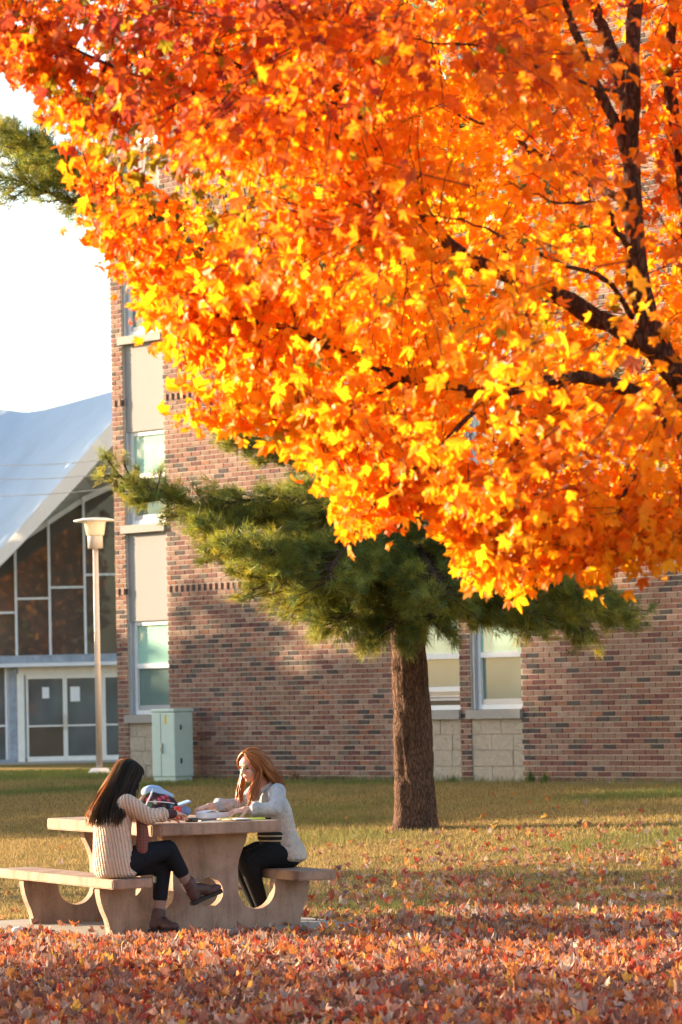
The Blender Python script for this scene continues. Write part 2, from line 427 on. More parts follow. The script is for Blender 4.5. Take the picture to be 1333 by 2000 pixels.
for za, zb in zones:
    nc = max(1, round((zb - za + JT) / CH)); step_ = (zb - za + JT) / nc
    for k in range(nc):
        z0 = za + k * step_; z1 = z0 + step_ - JT; kk += 1
        off = (BL / 2 if kk % 2 else 0)
        for c0, c1 in BCOLS:
            c1 = min(c1, 12.2)
            x = off + math.floor((c0 - off) / BL) * BL
            while x < c1:
                a, b = max(x, c0), min(x + BL - JT, c1 - .002)
                x += BL
                if b - a < .03: continue
                bricks.append((a, b, z0, z1, rng.choice(len(PALB), p=PW)))
for a0, b0 in BANDS:
    for c0, c1 in BCOLS:
        x = c0 + .03
        while x < min(c1, 12.2) - .05:
            bricks.append((x, x + .062, a0, b0, -1)); bricks.append((x + .068, x + .122, a0, b0, -2)); x += .128
whole = [i for i, b in enumerate(bricks) if abs(b[1] - b[0] - (BL - JT)) < 1e-6 and b[0] > 8.45 and b[1] < 11.15 and b[2] < 2.9]
whole.sort(key=lambda i: -bricks[i][0] - .02 * abs(bricks[i][2] - 1.4)); solo = set(whole[:300])
Vs, Fs, Cs = [], [], []
n = 0
for i, (a, b, z0, z1, c) in enumerate(bricks):
    if i in solo: continue
    y = -.004 - .004 * random.random() if c >= 0 else (-.024 if c == -1 else .004)
    Vs.append(brick_verts(a, b, z0, z1, y)); Fs.append(BF + n); n += 8
    col = (PALB[c] if c >= 0 else (PALB[2] if c == -1 else np.array([.085, .05, .048]))) * (.85 + .3 * random.random())
    Cs.append(np.tile(col, (8, 1)))
o = mobj('bricks', mesh_np('bricks', np.concatenate(Vs), np.concatenate(Fs), np.concatenate(Cs), mat=M_brick), main_wall[1]); tag(o, kind='stuff')
bmesh_cache = {}
for i in sorted(solo):
    a, b, z0, z1, c = bricks[i]; key = (c, random.randrange(2))
    if key not in bmesh_cache:
        V = brick_verts(0, BL - JT, 0, CH - JT, -.004 - .0035 * random.random())
        bmesh_cache[key] = mesh_np('brick', V, BF, np.tile(PALB[c] * (.85 + .3 * random.random()), (8, 1)), mat=M_brick)
    o = mobj('brick', bmesh_cache[key], main_wall[3]); o.location = (a, 0, z0)

def window(x0, x1, z0, z1, bld, style=0):
    w = empty('window', (x0, 0, z0), 0, bld); W = x1 - x0; Hh = z1 - z0
    w.parent = bld
    yf = .085
    box('channel', .002, .045, .03, .20, .002, Hh - .002, M_channel, w)
    bm = bmesh.new()
    L = .047
    add_box(bm, L, L + .05, yf, yf + .08, .0, Hh); add_box(bm, W - .045, W - .002, yf, yf + .08, .0, Hh)
    add_box(bm, L + .05, W - .045, yf, yf + .08, 0, .06); add_box(bm, L + .05, W - .045, yf, yf + .08, Hh - .06, Hh)
    bm_obj('frame', bm, M_white, w)
    mid = Hh * .52
    box('meeting_rail', L + .051, W - .046, yf + .005, yf + .07, mid - .035, mid + .035, M_white, w)
    box('upper_pane', L + .051, W - .046, yf + .03, yf + .04, mid + .036, Hh - .061, M_pane_up, w)
    if style == 0:
        box('lower_pane', L + .051, W - .046, yf + .045, yf + .055, .061, mid - .036, M_pane_lo, w)
        box('sash_rail', L + .052, W - .047, yf + .02, yf + .044, .062, .13, M_channel, w)
    else:
        box('lower_pane', L + .051, W - .046, yf + .045, yf + .055, .30, mid - .036, M_pane_lo, w)
        box('sash_rail', L + .051, W - .046, yf + .02, yf + .06, .235, .299, M_white, w)
        for q in range(3):
            box('blind_slat', L + .053, W - .048, yf + .062, yf + .075, .12 + q * .04, .15 + q * .04, M_channel, w)
        box('dark_opening', L + .052, W - .047, yf + .076, yf + .08, .061, .234, M_pane_hall, w)
    return w
STORY = 2.70
for bi, (x0, x1) in enumerate(BAYS):
    # blocks
    row = 0
    for r in range(4):
        z0 = BZ + .004 + r * .2015
        cuts = [x0 + .003] + [x for x in ([x0 + .17, x0 + .54] if r == 3 else ([x0 + .36, x0 + .76] if r % 2 == 0 else [x0 + .36]) if r != 1 else [x0 + .30, x0 + .75])] + [x1 - .003]
        for a, b in zip(cuts[:-1], cuts[1:]):
            bm = bmesh.new(); add_box(bm, a + .003, b - .003, .004 + .01 * random.random(), .3, z0, z0 + .196, .004)
            bm_obj('stone_block', bm, M_block, bld)
    box('block_backing', x0 + .004, x1 - .004, .05, .4, .1, 1.285, M_mortar, bld)
    for s in range(4):
        zb = 1.29 + s * STORY
        if zb > BTOP - 1.0: break
        box('sill', x0 - .06, x1 + .012, -.045, .30, zb, zb + .118, M_sill, bld, .006)
        zt = min(zb + .12 + 1.325, BTOP - .02)
        window(x0 + .003, x1 - .003, zb + .121, zt, bld, 1 if (bi == 1 and s == 0) else 0)
        z1 = zb + STORY
        if zt + .003 < BTOP - .05:
            box('spandrel_panel', x0 + .003, x1 - .003, .05, .35, zt + .003, min(z1 - .003, BTOP - .03), M_stucco, bld)
        box('reveal_backing', x0 + .004, x1 - .004, .36, .405, zb + .12, min(z1, BTOP - .04), M_mortar, bld)

# ------------------------------------------------------------------ utility cabinet
M_cab = simple('cabinet_paint', (.56, .68, .61), .45, .06, 6, spec=.4)
M_yel = simple('sticker_yellow', (.75, .55, .04), .5, .1, 200)
M_steel = simple('steel', (.55, .52, .48), .35, .1, 40, metal=.8)
M_dark = simple('dark_hardware', (.08, .08, .085), .5, .1, 30)
CABU, CABM = 1.59, .62
cab = empty('utility_cabinet', ww(CABU, CABM, BZ - .03), -PHI)
tag(cab, 'pale green metal utility cabinet standing against the brick wall', 'cabinet')
box('cabinet_plinth', .015, .495, .015, .315, -.05, .09, M_cab, cab, .006)
box('cabinet_body', 0, .51, 0, .33, .091, .985, M_cab, cab, .02)
bm = bmesh.new(); add_box(bm, -.012, .522, -.012, .342, .987, 1.03, .012); bm_obj('cabinet_lid', bm, M_cab, cab)
box('door_seam', .205, .211, -.0035, .002, .1, .97, M_dark, cab)
bm = bmesh.new(); add_box(bm, .235, .255, -.03, -.0, .42, .56, .004); add_box(bm, .24, .25, -.045, -.028, .43, .50, .002); bm_obj('handle', bm, M_steel, cab)
box('sticker', .30, .345, -.003, .001, .82, .94, M_yel, cab)
for zz in (.28, .74): box('hinge', .509, .517, .10, .13, zz, zz + .07, M_dark, cab)

# ------------------------------------------------------------------ hall with sweeping roof
M_roof = simple('roof_membrane', (.50, .59, .68), .7, .10, .6, .1)
M_fascia = simple('fascia_paint', (.62, .61, .60), .7, .05, 2)
M_soffit = simple('soffit_plaster', (.44, .42, .40), .8, .06, 1.5)
M_mull = simple('mullion_paint', (.70, .71, .73), .5, .06, 3)
M_beam = simple('weathered_blue_beam', (.30, .33, .38), .7, .3, 6)
M_paint = simple('cream_paint', (.80, .76, .70), .6, .07, 5)
M_hallbrick = simple('hall_brick', (.20, .09, .075), .85, .3, 12)
HY = 93.0
def hp(px, py, Y=HY): return P(px, py, Y)
hall = empty('hall_building', (hp(100, 1487)[0], HY, 0))
tag(hall, 'low hall with sweeping pale roof and tall dark glass front', 'building')
HX = hall.location.x
def hbox(name, x0, x1, y0, y1, z0, z1, mat, parent=None, off=(0, 0, 0)):
    return box(name, x0 - HX, x1 - HX, y0, y1, z0, z1, mat, parent or hall)
mx = [hp(p, 1200)[0] for p in (-36, 32, 98, 167, 236)]       # mullion lines
def ztop(x):    # underside of roof at glass line
    return np.interp(x, [hp(-110, 1100)[0], hp(28, 1100)[0], hp(96, 1100)[0], hp(162, 1100)[0], hp(208, 1100)[0], hp(330, 1000)[0]], [hp(-110, 1170)[2], hp(28, 1066)[2], hp(96, 1022)[2], hp(162, 979)[2], hp(208, 957)[2], hp(330, 905)[2]])
zbase = hp(100, 1279)[2]
trans = [hp(0, 1197)[2], hp(65, 1169)[2], hp(132, 1147)[2], hp(200, 1122)[2]]
xl, xr = hp(-110, 1200)[0], hp(330, 1200)[0]
edges = [xl] + mx + [xr]
tr_all = [trans[0] - .35] + trans + [trans[3] + .35]
for i in range(len(edges) - 1):
    a, b = edges[i] + .03, edges[i + 1] - .03
    for lo, hi in (((zbase + .0, zbase + .0), (tr_all[i] - .03,) * 2), ((tr_all[i] + .03,) * 2, (ztop(a), ztop(b)))):
        bm = bmesh.new(); add_prism(bm, [(a - HX, lo[0]), (b - HX, lo[1]), (b - HX, hi[1]), (a - HX, hi[0])], .06, .08)
        bm_obj('glass_pane', bm, M_pane_hall, hall)
    hbox('transom', a, b, .0, .12, tr_all[i] - .03, tr_all[i] + .03, M_mull)
for x in edges:
    hbox('mullion', x - .03, x + .03, -.04, .14, zbase, float(ztop(x)) + .1, M_mull)
# head rail under the soffit
pts = [(x, float(ztop(x))) for x in np.linspace(xl, xr, 12)]
bm = bmesh.new(); add_prism(bm, [(p[0] - HX, p[1] - .05) for p in pts] + [(p[0] - HX, p[1] + .12) for p in pts[::-1]], .02, .2); bm_obj('head_rail', bm, M_mull, hall)
# roof: ruled shell between the raking front edge and the ridge line
fr = [hp(-260, 1330, 94), hp(-110, 1190, 93), hp(0, 1077, 91.5), hp(110, 955, 89.5), hp(217, 830, 87.5), hp(330, 690, 85.5)]
bk = [hp(-260, 822, 108), hp(-110, 806, 106), hp(0, 800, 103), hp(70, 803, 101), hp(217, 765, 96), hp(330, 735, 92)]
fr = smooth_path(fr, 24); bk = smooth_path(bk, 24)
NT = 10; V = []; 
for t in np.linspace(0, 1, NT):
    V.append(fr * (1 - t) + bk * t - np.array([0, 0, 1.0]) * .25 * math.sin(math.pi * t))
V = np.array(V); V[..., 0] -= HX; V[..., 1] -= HY
nn = 24
top = V.reshape(-1, 3); bot = top - np.array([0, 0, .22])
i = (np.arange(NT - 1)[:, None] * nn + np.arange(nn - 1)[None]).ravel()
F = np.stack([i, i + 1, i + nn + 1, i + nn], -1)
rv = np.concatenate([top, bot]); rf = [F, F[:, ::-1] + NT * nn]
roof = mobj('roof', mesh_np('roof', rv, np.concatenate(rf), smooth=True, mat=M_roof), hall)
# fascia along the front edge (a real board with thickness)
fl = V[0]; FV, FF = [], []
for k in range(nn):
    p = fl[k]; hgt = .22 + .40 * k / (nn - 1)
    FV += [p + (0, -.03, .05), p + (0, .12, .05), p + (0, .12, -hgt), p + (0, -.03, -hgt)]
for k in range(nn - 1):
    a = k * 4; b = a + 4
    for q in range(4): FF.append((a + q, a + (q + 1) % 4, b + (q + 1) % 4, b + q))
mobj('fascia', mesh_np('fascia', np.array(FV), np.array(FF), mat=M_fascia), hall)
# soffit from the fascia back to the head rail
SV, SF = [], []
for k in range(nn):
    p = fl[k]; hgt = .18 + .36 * k / (nn - 1); x = p[0] + HX
    q = np.array([p[0], .05, float(ztop(x)) + .10])
    SV += [p + (0, .02, -hgt), q, q + (0, 0, .1), p + (0, .02, -hgt + .1)]
for k in range(nn - 1):
    a = k * 4; b = a + 4
    for q in range(4): SF.append((a + q, a + (q + 1) % 4, b + (q + 1) % 4, b + q))
mobj('soffit', mesh_np('soffit', np.array(SV), np.array(SF), smooth=False, mat=M_soffit), hall)
hbox('back_wall', xl, xr, 6, 6.3, 0, 7, M_soffit)
# entrance level
zb1 = hp(100, 1300)[2]
hbox('beam', xl, xr, -.25, .25, zbase - .20, zbase - .001, M_beam)
hbox('canopy_edge', xl, xr, -.45, .2, zbase - .30, zbase - .205, M_mull)
z_head = hp(130, 1318)[2]
xd0, xd1, xd2, xd3 = hp(52, 1400)[0], hp(128, 1400)[0], hp(203, 1400)[0], hp(262, 1400)[0]
xw = hp(38, 1400)[0]
hbox('header_panel', xw, xr, -.02, .12, z_head + .05, zbase - .301, M_paint)
hbox('entrance_post', xw - .04, xd0 - .05, -.05, .15, -.05, z_head + .049, M_paint)
hbox('blue_post', xw - .26, xw - .045, -.03, .12, -.05, zbase - .301, M_beam)
for (a, b, nm) in ((xd0, xd1, 'door'), (xd1, xd2, 'door'), (xd2, xd3, 'side_light')):
    d = empty(nm, (a - HX, 0, 0), 0, hall); w = b - a; bm = bmesh.new()
    st = .055
    add_box(bm, .005, st, .0, .07, .02, z_head); add_box(bm, w - st, w - .005, 0, .07, .02, z_head)
    add_box(bm, st, w - st, 0, .07, z_head - .09, z_head); add_box(bm, st, w - st, 0, .07, .02, .16)
    add_box(bm, st, w - st, .01, .06, .93, .97)
    bm_obj('door_frame' if nm == 'door' else 'frame', bm, M_paint, d)
    box('upper_glass', st + .001, w - st - .001, .025, .035, .971, z_head - .091, M_pane_door, d)
    box('lower_glass', st + .001, w - st - .001, .025, .035, .161, .929, M_pane_hall if a == xd0 else M_pane_door, d)
    if nm == 'door':
        hx = w - .04 if a == xd0 else .04
        bm = bmesh.new(); add_box(bm, hx - .012, hx + .012, -.07, -.045, .85, 1.22); add_box(bm, hx - .01, hx + .01, -.045, 0, .86, .89); add_box(bm, hx - .01, hx + .01, -.045, 0, 1.18, 1.21)
        bm_obj('handle', bm, M_steel, d)
hbox('door_lintel', xd0 - .05, xr, .0, .12, z_head + .002, z_head + .048, M_paint)
# left side lights beside the entrance
xs0 = xw - .26
for a, b in ((xl, hp(-30, 1400)[0]), (hp(-30, 1400)[0], hp(13, 1400)[0]), (hp(13, 1400)[0], xs0)):
    for lo, hi in ((.1, .95), (1.0, zbase - .31)):
        hbox('side_glass', a + .03, b - .03, .04, .06, lo, hi, M_hallbrick if a < hp(5, 1400)[0] and False else M_pane_door)
    hbox('side_mullion', b - .03, b + .03 - .001, 0, .1, .0, zbase - .302, M_mull)
hbox('side_rail', xl, xs0, .01, .09, .951, .999, M_mull)
hbox('side_sill', xl, xs0, -.02, .12, -.05, .098, M_beam)
hbox('interior_wall', hp(176, 1400)[0], xr, .5, .7, 0, zbase - .3, M_paint)
# paper notices taped to the doors
M_paper = simple('paper', (.75, .75, .74), .7, .04, 30)
def notice(px0, px1, py0, py1, label):
    a = hp(px0, py1); b = hp(px1, py0)
    o = box('notice', a[0], b[0], HY + .018, HY + .024, a[2], b[2], M_paper); tag(o, label, 'notice', 'paper notices on the hall doors')
notice(138, 156, 1341, 1370, 'white paper notice taped inside the right hall door')
notice(83, 96, 1342, 1364, 'small pale notice taped inside the left hall door')

# walk in front of the hall
o = box('entrance_walk', hp(-110, 1487)[0], hp(330, 1487)[0], HY - 2.6, HY - .03, -.1, .035, M_pad); tag(o, kind='structure')

# ------------------------------------------------------------------ overhead wires
M_wire = simple('wire', (.17, .18, .20), .6, .05, 5)
for n_, (a, b, d_) in enumerate([((-60, 908), (330, 880), 'topmost'), ((-60, 935), (330, 908), 'middle'), ((-60, 968), (330, 935), 'lowest')]):
    p0, p1 = P(*a, 80), P(*b, 76); t = np.linspace(0, 1, 16)[:, None]
    pts = p0 * (1 - t) + p1 * t - np.array([0, 0, .12]) * (4 * t * (1 - t))
    V, F = tube_arrays(pts, .009, 5)
    o = mobj('overhead_wire', mesh_np('overhead_wire', V, F, mat=M_wire)); tag(o, d_ + ' of the three thin wires crossing in front of the pale roof', 'wire', 'overhead wires')

# ------------------------------------------------------------------ lamp post
M_pole = simple('pole_paint', (.50, .44, .40), .45, .05, 4, spec=.4)
M_cap = simple('lamp_cap', (.68, .67, .67), .45, .05, 4)
M_acr, nt, b = new_mat('acrylic_refractor'); b.inputs['Base Color'].default_value = (.85, .80, .70, 1); b.inputs['Roughness'].default_value = .35
tr = nt.nodes.new('ShaderNodeBsdfTranslucent'); tr.inputs['Color'].default_value = (.9, .8, .65, 1); mxs = nt.nodes.new('ShaderNodeMixShader'); mxs.inputs[0].default_value = .5
nw = noise(nt, 40, 2); bump(nt, b, nw.outputs['Fac'], .1, .01)
nt.links.new(b.outputs[0], mxs.inputs[1]); nt.links.new(tr.outputs[0], mxs.inputs[2]); nt.links.new(mxs.outputs[0], nt.nodes['Material Output'].inputs['Surface'])
lp = P(195, 1509, 55.0)
lamp = empty('street_lamp', (lp[0], 55.0, float(gz(lp[0], 55.0))))
tag(lamp, 'pale lamp post with flat round cap in front of the hall', 'street lamp')
def lat(name, prof, mat, parent, seg=24):
    bm = bmesh.new(); lathe(bm, prof, seg); return bm_obj(name, bm, mat, parent, True)
lat('footing', [(.17, -.1), (.17, .04), (.13, .09), (.085, .10)], M_cap, lamp)
lat('pole', [(.048, .10), (.045, 1.8), (.041, 3.459)], M_pole, lamp)
lat('collar', [(.055, 3.46), (.116, 3.465), (.116, 3.64), (.112, 3.66)], M_pole, lamp)
lat('refractor', [(.128, 3.661), (.140, 3.68), (.165, 3.86), (.165, 3.875)], M_acr, lamp)
lat('cap', [(.17, 3.876), (.325, 3.88), (.33, 3.895), (.20, 3.925), (.0001, 3.94)], M_cap, lamp)

# ------------------------------------------------------------------ picnic table
tbl = empty('picnic_table', TC, TH)
tag(tbl, 'cast concrete picnic table with two attached benches on curved panels', 'table')
def chamfer_slab(name, hx, hy, z0, z1, ch, cx=0):
    bm = bmesh.new()
    pts = [(cx - hx + ch, -hy), (cx + hx - ch, -hy), (cx + hx, -hy + ch), (cx + hx, hy - ch), (cx + hx - ch, hy), (cx - hx + ch, hy), (cx - hx, hy - ch), (cx - hx, -hy + ch)]
    a = [bm.verts.new((p[0], p[1], z0)) for p in pts]; b = [bm.verts.new((p[0], p[1], z1)) for p in pts]
    bm.faces.new(a[::-1]); bm.faces.new(b)
    for i in range(8): bm.faces.new((a[i], a[(i + 1) % 8], b[(i + 1) % 8], b[i]))
    bmesh.ops.bevel(bm, geom=bm.edges[:], offset=.008, segments=2, affect='EDGES')
    return bm_obj(name, bm, M_conc, tbl)
TZ, BNZ = .777, .412
chamfer_slab('table_top', .502, 1.076, TZ - .082, TZ, .055)
chamfer_slab('bench_seat', .152, 1.18, BNZ - .066, BNZ, .02, -.708)
chamfer_slab('bench_seat', .152, 1.18, BNZ - .066, BNZ, .02, .708)
def support(y0, y1):
    zt, zb = TZ - .083, BNZ - .067
    right = []
    # pedestal right edge from top, round cut-out, bench leg, S-curve foot
    right += [(.335, zt), (.315, .62), (.285, .56), (.262, .50), (.252, .44)]
    cx, cz, r = .395, .285, .145
    for a in np.linspace(math.radians(168), math.radians(372), 18): right.append((cx + r * math.cos(a), cz + r * math.sin(a)))
    right += [(.548, zb), (.812, zb), (.812, .30), (.80, .235), (.78, .175), (.755, .12), (.738, .06), (.732, .0125)]
    left = [(-x, z) for x, z in right[::-1]]
    outer = right + left
    bm = bmesh.new()
    # front and back faces with a round hole: bridge by splitting into halves at x=0
    hole = [(.028 + .105 * math.cos(a), .275 + .105 * math.sin(a)) for a in np.linspace(math.pi / 2, -3 * math.pi / 2, 29)[:-1]]
    hx = .028
    Rh = [(hx, zt)] + right + [(hx, .0125)] + [(hx, .275 - .105)] + [(hx + .105 * math.cos(a), .275 + .105 * math.sin(a)) for a in np.linspace(-math.pi / 2, math.pi / 2, 15)[1:]]
    Lh = [(hx, .0125)] + left + [(hx, zt)] + [(hx, .275 + .105)] + [(hx + .105 * math.cos(a), .275 + .105 * math.sin(a)) for a in np.linspace(math.pi / 2, 3 * math.pi / 2, 15)[1:]]
    allp = {}
    for y in (y0, y1):
        for side in (Rh, Lh):
            vs_ = []
            for p in side:
                k = (round(p[0], 5), y, round(p[1], 5))
                if k not in allp: allp[k] = bm.verts.new(k)
                vs_.append(allp[k])
            # drop consecutive duplicates
            cl = [v for q, v in enumerate(vs_) if v is not vs_[q - 1]]
            f = bm.faces.new(cl)
    g = lambda p, y: allp[(round(p[0], 5), y, round(p[1], 5))]
    loop = [(hx, zt)] + right + [(hx, .0125)] + left
    for L in (loop, [(hx + .105 * math.cos(a), .275 + .105 * math.sin(a)) for a in list(np.linspace(-math.pi / 2, math.pi / 2, 15)) + list(np.linspace(math.pi / 2, 3 * math.pi / 2, 15)[1:-1])]):
        for q in range(len(L)):
            a, b = L[q], L[(q + 1) % len(L)]
            try: bm.faces.new((g(a, y0), g(b, y0), g(b, y1), g(a, y1)))
            except (ValueError, KeyError): pass
    bm.normal_update()
    bmesh.ops.triangulate(bm, faces=[f for f in bm.faces if len(f.verts) > 4])
    return bm_obj('support_panel', bm, M_conc, tbl)
support(-.80, -.71); support(.71, .80)

# ------------------------------------------------------------------ maple tree
MY = 15.5
def mp(px, py, Y=MY): return P(px, py, Y)
mroot = np.array([1.84, 15.7, float(gz(1.84, 15.7))])
maple = empty('maple_tree', mroot); tag(maple, 'glowing orange and yellow maple reaching in from the right', 'tree')
def limb(name, pts, r0, r1, n=26, sides=9, kink=.012, parent=None):
    p = smooth_path(pts, n); t = np.linspace(0, 1, n)
    p = p + (rng.random((n, 3)) - .5) * kink
    rad = (r0 * (1 - t) + r1 * t) * (1 + .08 * np.sin(t * 40 + r0 * 900))
    V, F = tube_arrays(p - mroot, rad, sides)
    mobj(name, mesh_np(name, V, F, smooth=True, mat=M_mbark), parent or maple)
    return p
SK = []
tr_top = mp(1375, 800, 15.65)
SK.append(limb('trunk', [mroot + (0, 0, -.1), mroot + (0, 0, .7), mroot + (-.03, 0, 1.6), mroot + (-.08, -.02, 2.3), tr_top], .15, .105, 30, 14))
LIMBS = [
 ([tr_top, mp(1310, 720), mp(1272, 640), mp(1244, 540), mp(1236, 400), mp(1231, 280), mp(1236, 120), mp(1248, -120, 15.8), mp(1260, -400, 15.9)], .075, .03),
 ([mp(1229, 300), mp(1190, 215), mp(1150, 130), mp(1105, 10), mp(1050, -150, 15.2)], .034, .014),
 ([mp(1235, 250), mp(1208, 130, 15.7), mp(1168, 30, 15.9), mp(1120, -120, 16.2)], .046, .02),
 ([mp(1372, 620, 15.8), mp(1330, 330, 16), mp(1308, 160, 16), mp(1318, 0, 16), mp(1330, -200, 16)], .045, .02),
 ([tr_top, mp(1310, 705), mp(1228, 652), mp(1160, 618), mp(1095, 578), mp(1000, 540), mp(892, 495), mp(812, 390), mp(745, 290), mp(690, 215), mp(640, 150), mp(560, 40, 15.2), mp(470, -100, 15)], .062, .014),
 ([mp(1345, 800), mp(1290, 785), mp(1228, 760), mp(1120, 735, 15.2), mp(960, 770, 15), mp(880, 755, 15), mp(800, 738, 15), mp(690, 700, 15), mp(560, 640, 15.1), mp(400, 612, 15.2), mp(330, 600, 15.2), mp(262, 535, 15.2), mp(218, 495, 15.2)], .042, .004),
 ([mp(800, 360), mp(730, 290, 15.3), mp(640, 262, 15.2), mp(520, 225, 15.0), mp(380, 180, 14.9), mp(220, 130, 14.8), mp(60, 60, 14.8), mp(-20, 40, 14.8)], .020, .003),
 ([mp(690, 215), mp(560, 180, 15.6), mp(420, 100, 15.8), mp(300, 20, 15.9), mp(180, -60, 16)], .02, .004),
 ([mp(1240, 190, 14.9), mp(1150, 165, 14.6), mp(1050, 130, 14.4), mp(960, 95, 14.2), mp(860, 85, 14.1), mp(740, 60, 14.1), mp(640, 40, 14.0)], .012, .003),
 ([mp(1236, 620), mp(1180, 545, 15.2), mp(1110, 520, 15), mp(1020, 480, 14.7), mp(900, 430, 14.5), mp(760, 420, 14.4)], .016, .003),
 ([mp(1240, 500), mp(1205, 450, 15.2), mp(1180, 400, 15.1), mp(1090, 395, 14.9), mp(1000, 360, 14.8)], .018, .003),
 ([mp(1120, 735, 15.2), mp(1040, 830, 14.9), mp(970, 940, 14.7), mp(945, 1040, 14.6), mp(950, 1120, 14.6)], .016, .003),
 ([mp(1310, 810), mp(1260, 900, 15.3), mp(1200, 1000, 15.1), mp(1170, 1090, 15)], .02, .003),
 ([mp(960, 770, 15), mp(860, 870, 14.8), mp(760, 960, 14.7), mp(690, 1030, 14.7)], .016, .003),
 ([mp(800, 738, 15), mp(660, 800, 15), mp(520, 820, 15), mp(380, 815, 15)], .013, .003),
 ([mp(892, 495), mp(780, 540, 15.8), mp(640, 580, 16), mp(480, 600, 16.2), mp(350, 640, 16.2)], .02, .003),
 ([mp(1330, 850), mp(1340, 950, 15), mp(1320, 1060, 14.9)], .02, .004),
 ([mp(1236, 400), mp(1100, 330, 16.3), mp(980, 260, 16.8), mp(850, 200, 17.2)], .025, .005),
 ([tr_top, mp(1450, 640, 15.9), mp(1560, 420, 16.1), mp(1700, 150, 16.3)], .06, .015),
 ([tr_top, mp(1420, 700, 16.4), mp(1440, 480, 17.3), mp(1400, 250, 18)], .05, .01),
 ([mp(1372, 760), mp(1420, 720, 14.6), mp(1430, 600, 13.6), mp(1350, 480, 12.9)], .045, .01),
]
for L_, a, b in LIMBS: SK.append(limb('limb', L_, a * .84, b * .84, 30, 8))
SKP = np.concatenate(SK)
# crown envelope: lowest leaf height as a function of x, bowed upward away from the middle depth
ENVX = np.array([-60, 0, 40, 90, 130, 165, 215, 255, 300, 340, 365, 430, 480, 560, 600, 650, 700, 770, 860, 895, 930, 985, 1020, 1060, 1120, 1165, 1220, 1333, 1500, 1700])
ENVY = np.array([60, 120, 165, 200, 250, 310, 400, 440, 490, 560, 700, 765, 790, 815, 860, 975, 1010, 1020, 1005, 1080, 1130, 1130, 1080, 1085, 1075, 1110, 1080, 1095, 1060, 980])
exw = np.array([mp(a, b)[0] for a, b in zip(ENVX, ENVY)]); ezw = np.array([mp(a, b)[2] for a, b in zip(ENVX, ENVY)])
def crown_ok(p):
    x, y, z = p[:, 0], p[:, 1], p[:, 2]
    zmin = np.interp(x, exw, ezw) + .16 * np.clip(np.abs(y - 15.0) - .35, 0, 9) ** 1.5
    r = np.sqrt(((x - 1.6) / 3.35) ** 2 + ((y - 15.6) / 3.0) ** 2 + (np.clip(z - 4.0, 0, 9) / 3.6) ** 2)
    return (z > zmin) & (r < 1) & (x < 4.6)
def crown_points(n):
    out = np.zeros((0, 3))
    while len(out) < n:
        q = np.stack([rng.uniform(-1.9, 4.6, n), rng.uniform(12.6, 18.6, n), rng.uniform(1.9, 7.6, n)], -1)
        # thin out what lies outside the picture
        xi = IW / 2 + FPX * q[:, 0] / q[:, 1]; keep = crown_ok(q)
        inside = (xi < 1480) & (q[:, 2] < 5.3)
        keep &= inside | (rng.random(n) < .33)
        # thin the depth so that branches and wall show in places
        dens = .30 + .85 * np.exp(-((q[:, 1] - 15.2) / 1.1) ** 2)
        keep &= rng.random(n) < dens
        gap = vnoise(q[:, 0] * 1.0 + q[:, 1] * .35, q[:, 2], .33, 11)
        keep &= ~((gap < .26) & (q[:, 1] < 16.5))
        out = np.concatenate([out, q[keep]])
    return out[:n]
NCL = 3600
cl = crown_points(NCL)
# extra sprays along the lower edge and the left edge so the outline is made of drooping leaf sprays
exx = np.interp(rng.random(330), np.linspace(0, 1, len(ENVX) - 3), ENVX[1:-2]); exy = np.interp(exx, ENVX, ENVY)
edge = np.array([mp(a, b - 15 - 70 * rng.random(), 14.6 + 1.0 * rng.random()) for a, b in zip(exx, exy)])
spr = [(30, 150), (60, 190), (105, 235), (150, 290), (165, 415), (205, 440), (250, 500), (268, 560), (285, 590), (318, 610), (330, 655), (350, 690), (378, 800), (400, 760), (430, 800), (365, 815), (455, 820), (590, 905), (610, 930), (665, 1010), (690, 1035), (915, 1125), (940, 1135), (985, 1130), (1040, 1100), (1150, 1115), (1165, 1125), (1260, 1095)]
edge = np.concatenate([edge, np.array([mp(a, b - 25, 14.7 + .6 * rng.random()) for a, b in spr])])
cl = np.concatenate([cl, edge])
MAINL = np.concatenate([SK[1], SK[2], SK[3], SK[4], SK[5][:16], SK[6][:8]])
dm = np.sqrt(((cl[:, None, [0, 2]] - MAINL[None, :, [0, 2]]) ** 2).sum(-1)).min(1)
cl = cl[~((dm < .19) & (cl[:, 1] < 15.75) & (rng.random(len(cl)) < .93))]
twigs = []; LP, LT, LN, LS = [], [], [], []
for c in cl:
    d2 = ((SKP - c) ** 2).sum(1); j = int(np.argmin(d2)); base = SKP[j]; dist = math.sqrt(d2[j])
    out = c - base; out /= np.linalg.norm(out) + 1e-6
    start = c - out * min(dist, .38) if dist < 1.0 else c - out * .38
    mid = (start + c) / 2 + np.array([0, 0, .03]) + rng.normal(0, .025, 3)
    tw_ = np.array([start, mid, c, c + out * .06 + np.array([0, 0, -.05])])
    V, F = tube_arrays(tw_, [.0030, .0024, .0018, .001], 4, cap=False); twigs.append((V - mroot, F))
    n = rng.integers(11, 17) if c[0] > -.75 else rng.integers(7, 12)
    t = rng.random(n) ** .7
    pos = start[None] * (1 - t[:, None]) + c[None] * t[:, None] + rng.normal(0, .055, (n, 3))
    pos[:, 2] -= .035 * rng.random(n)
    tip = out[None] * .5 + rng.normal(0, .55, (n, 3)) + np.array([0, 0, -.75])
    nr = rng.normal(0, .65, (n, 3)) + np.array([-.1, -.45, .55])
    LP.append(pos); LT.append(tip); LN.append(nr); LS.append(.052 + .074 * rng.random(n) ** 1.2)
LP = np.concatenate(LP); LT = np.concatenate(LT); LN = np.concatenate(LN); LS = np.concatenate(LS)
Rm = frames(LT, LN)
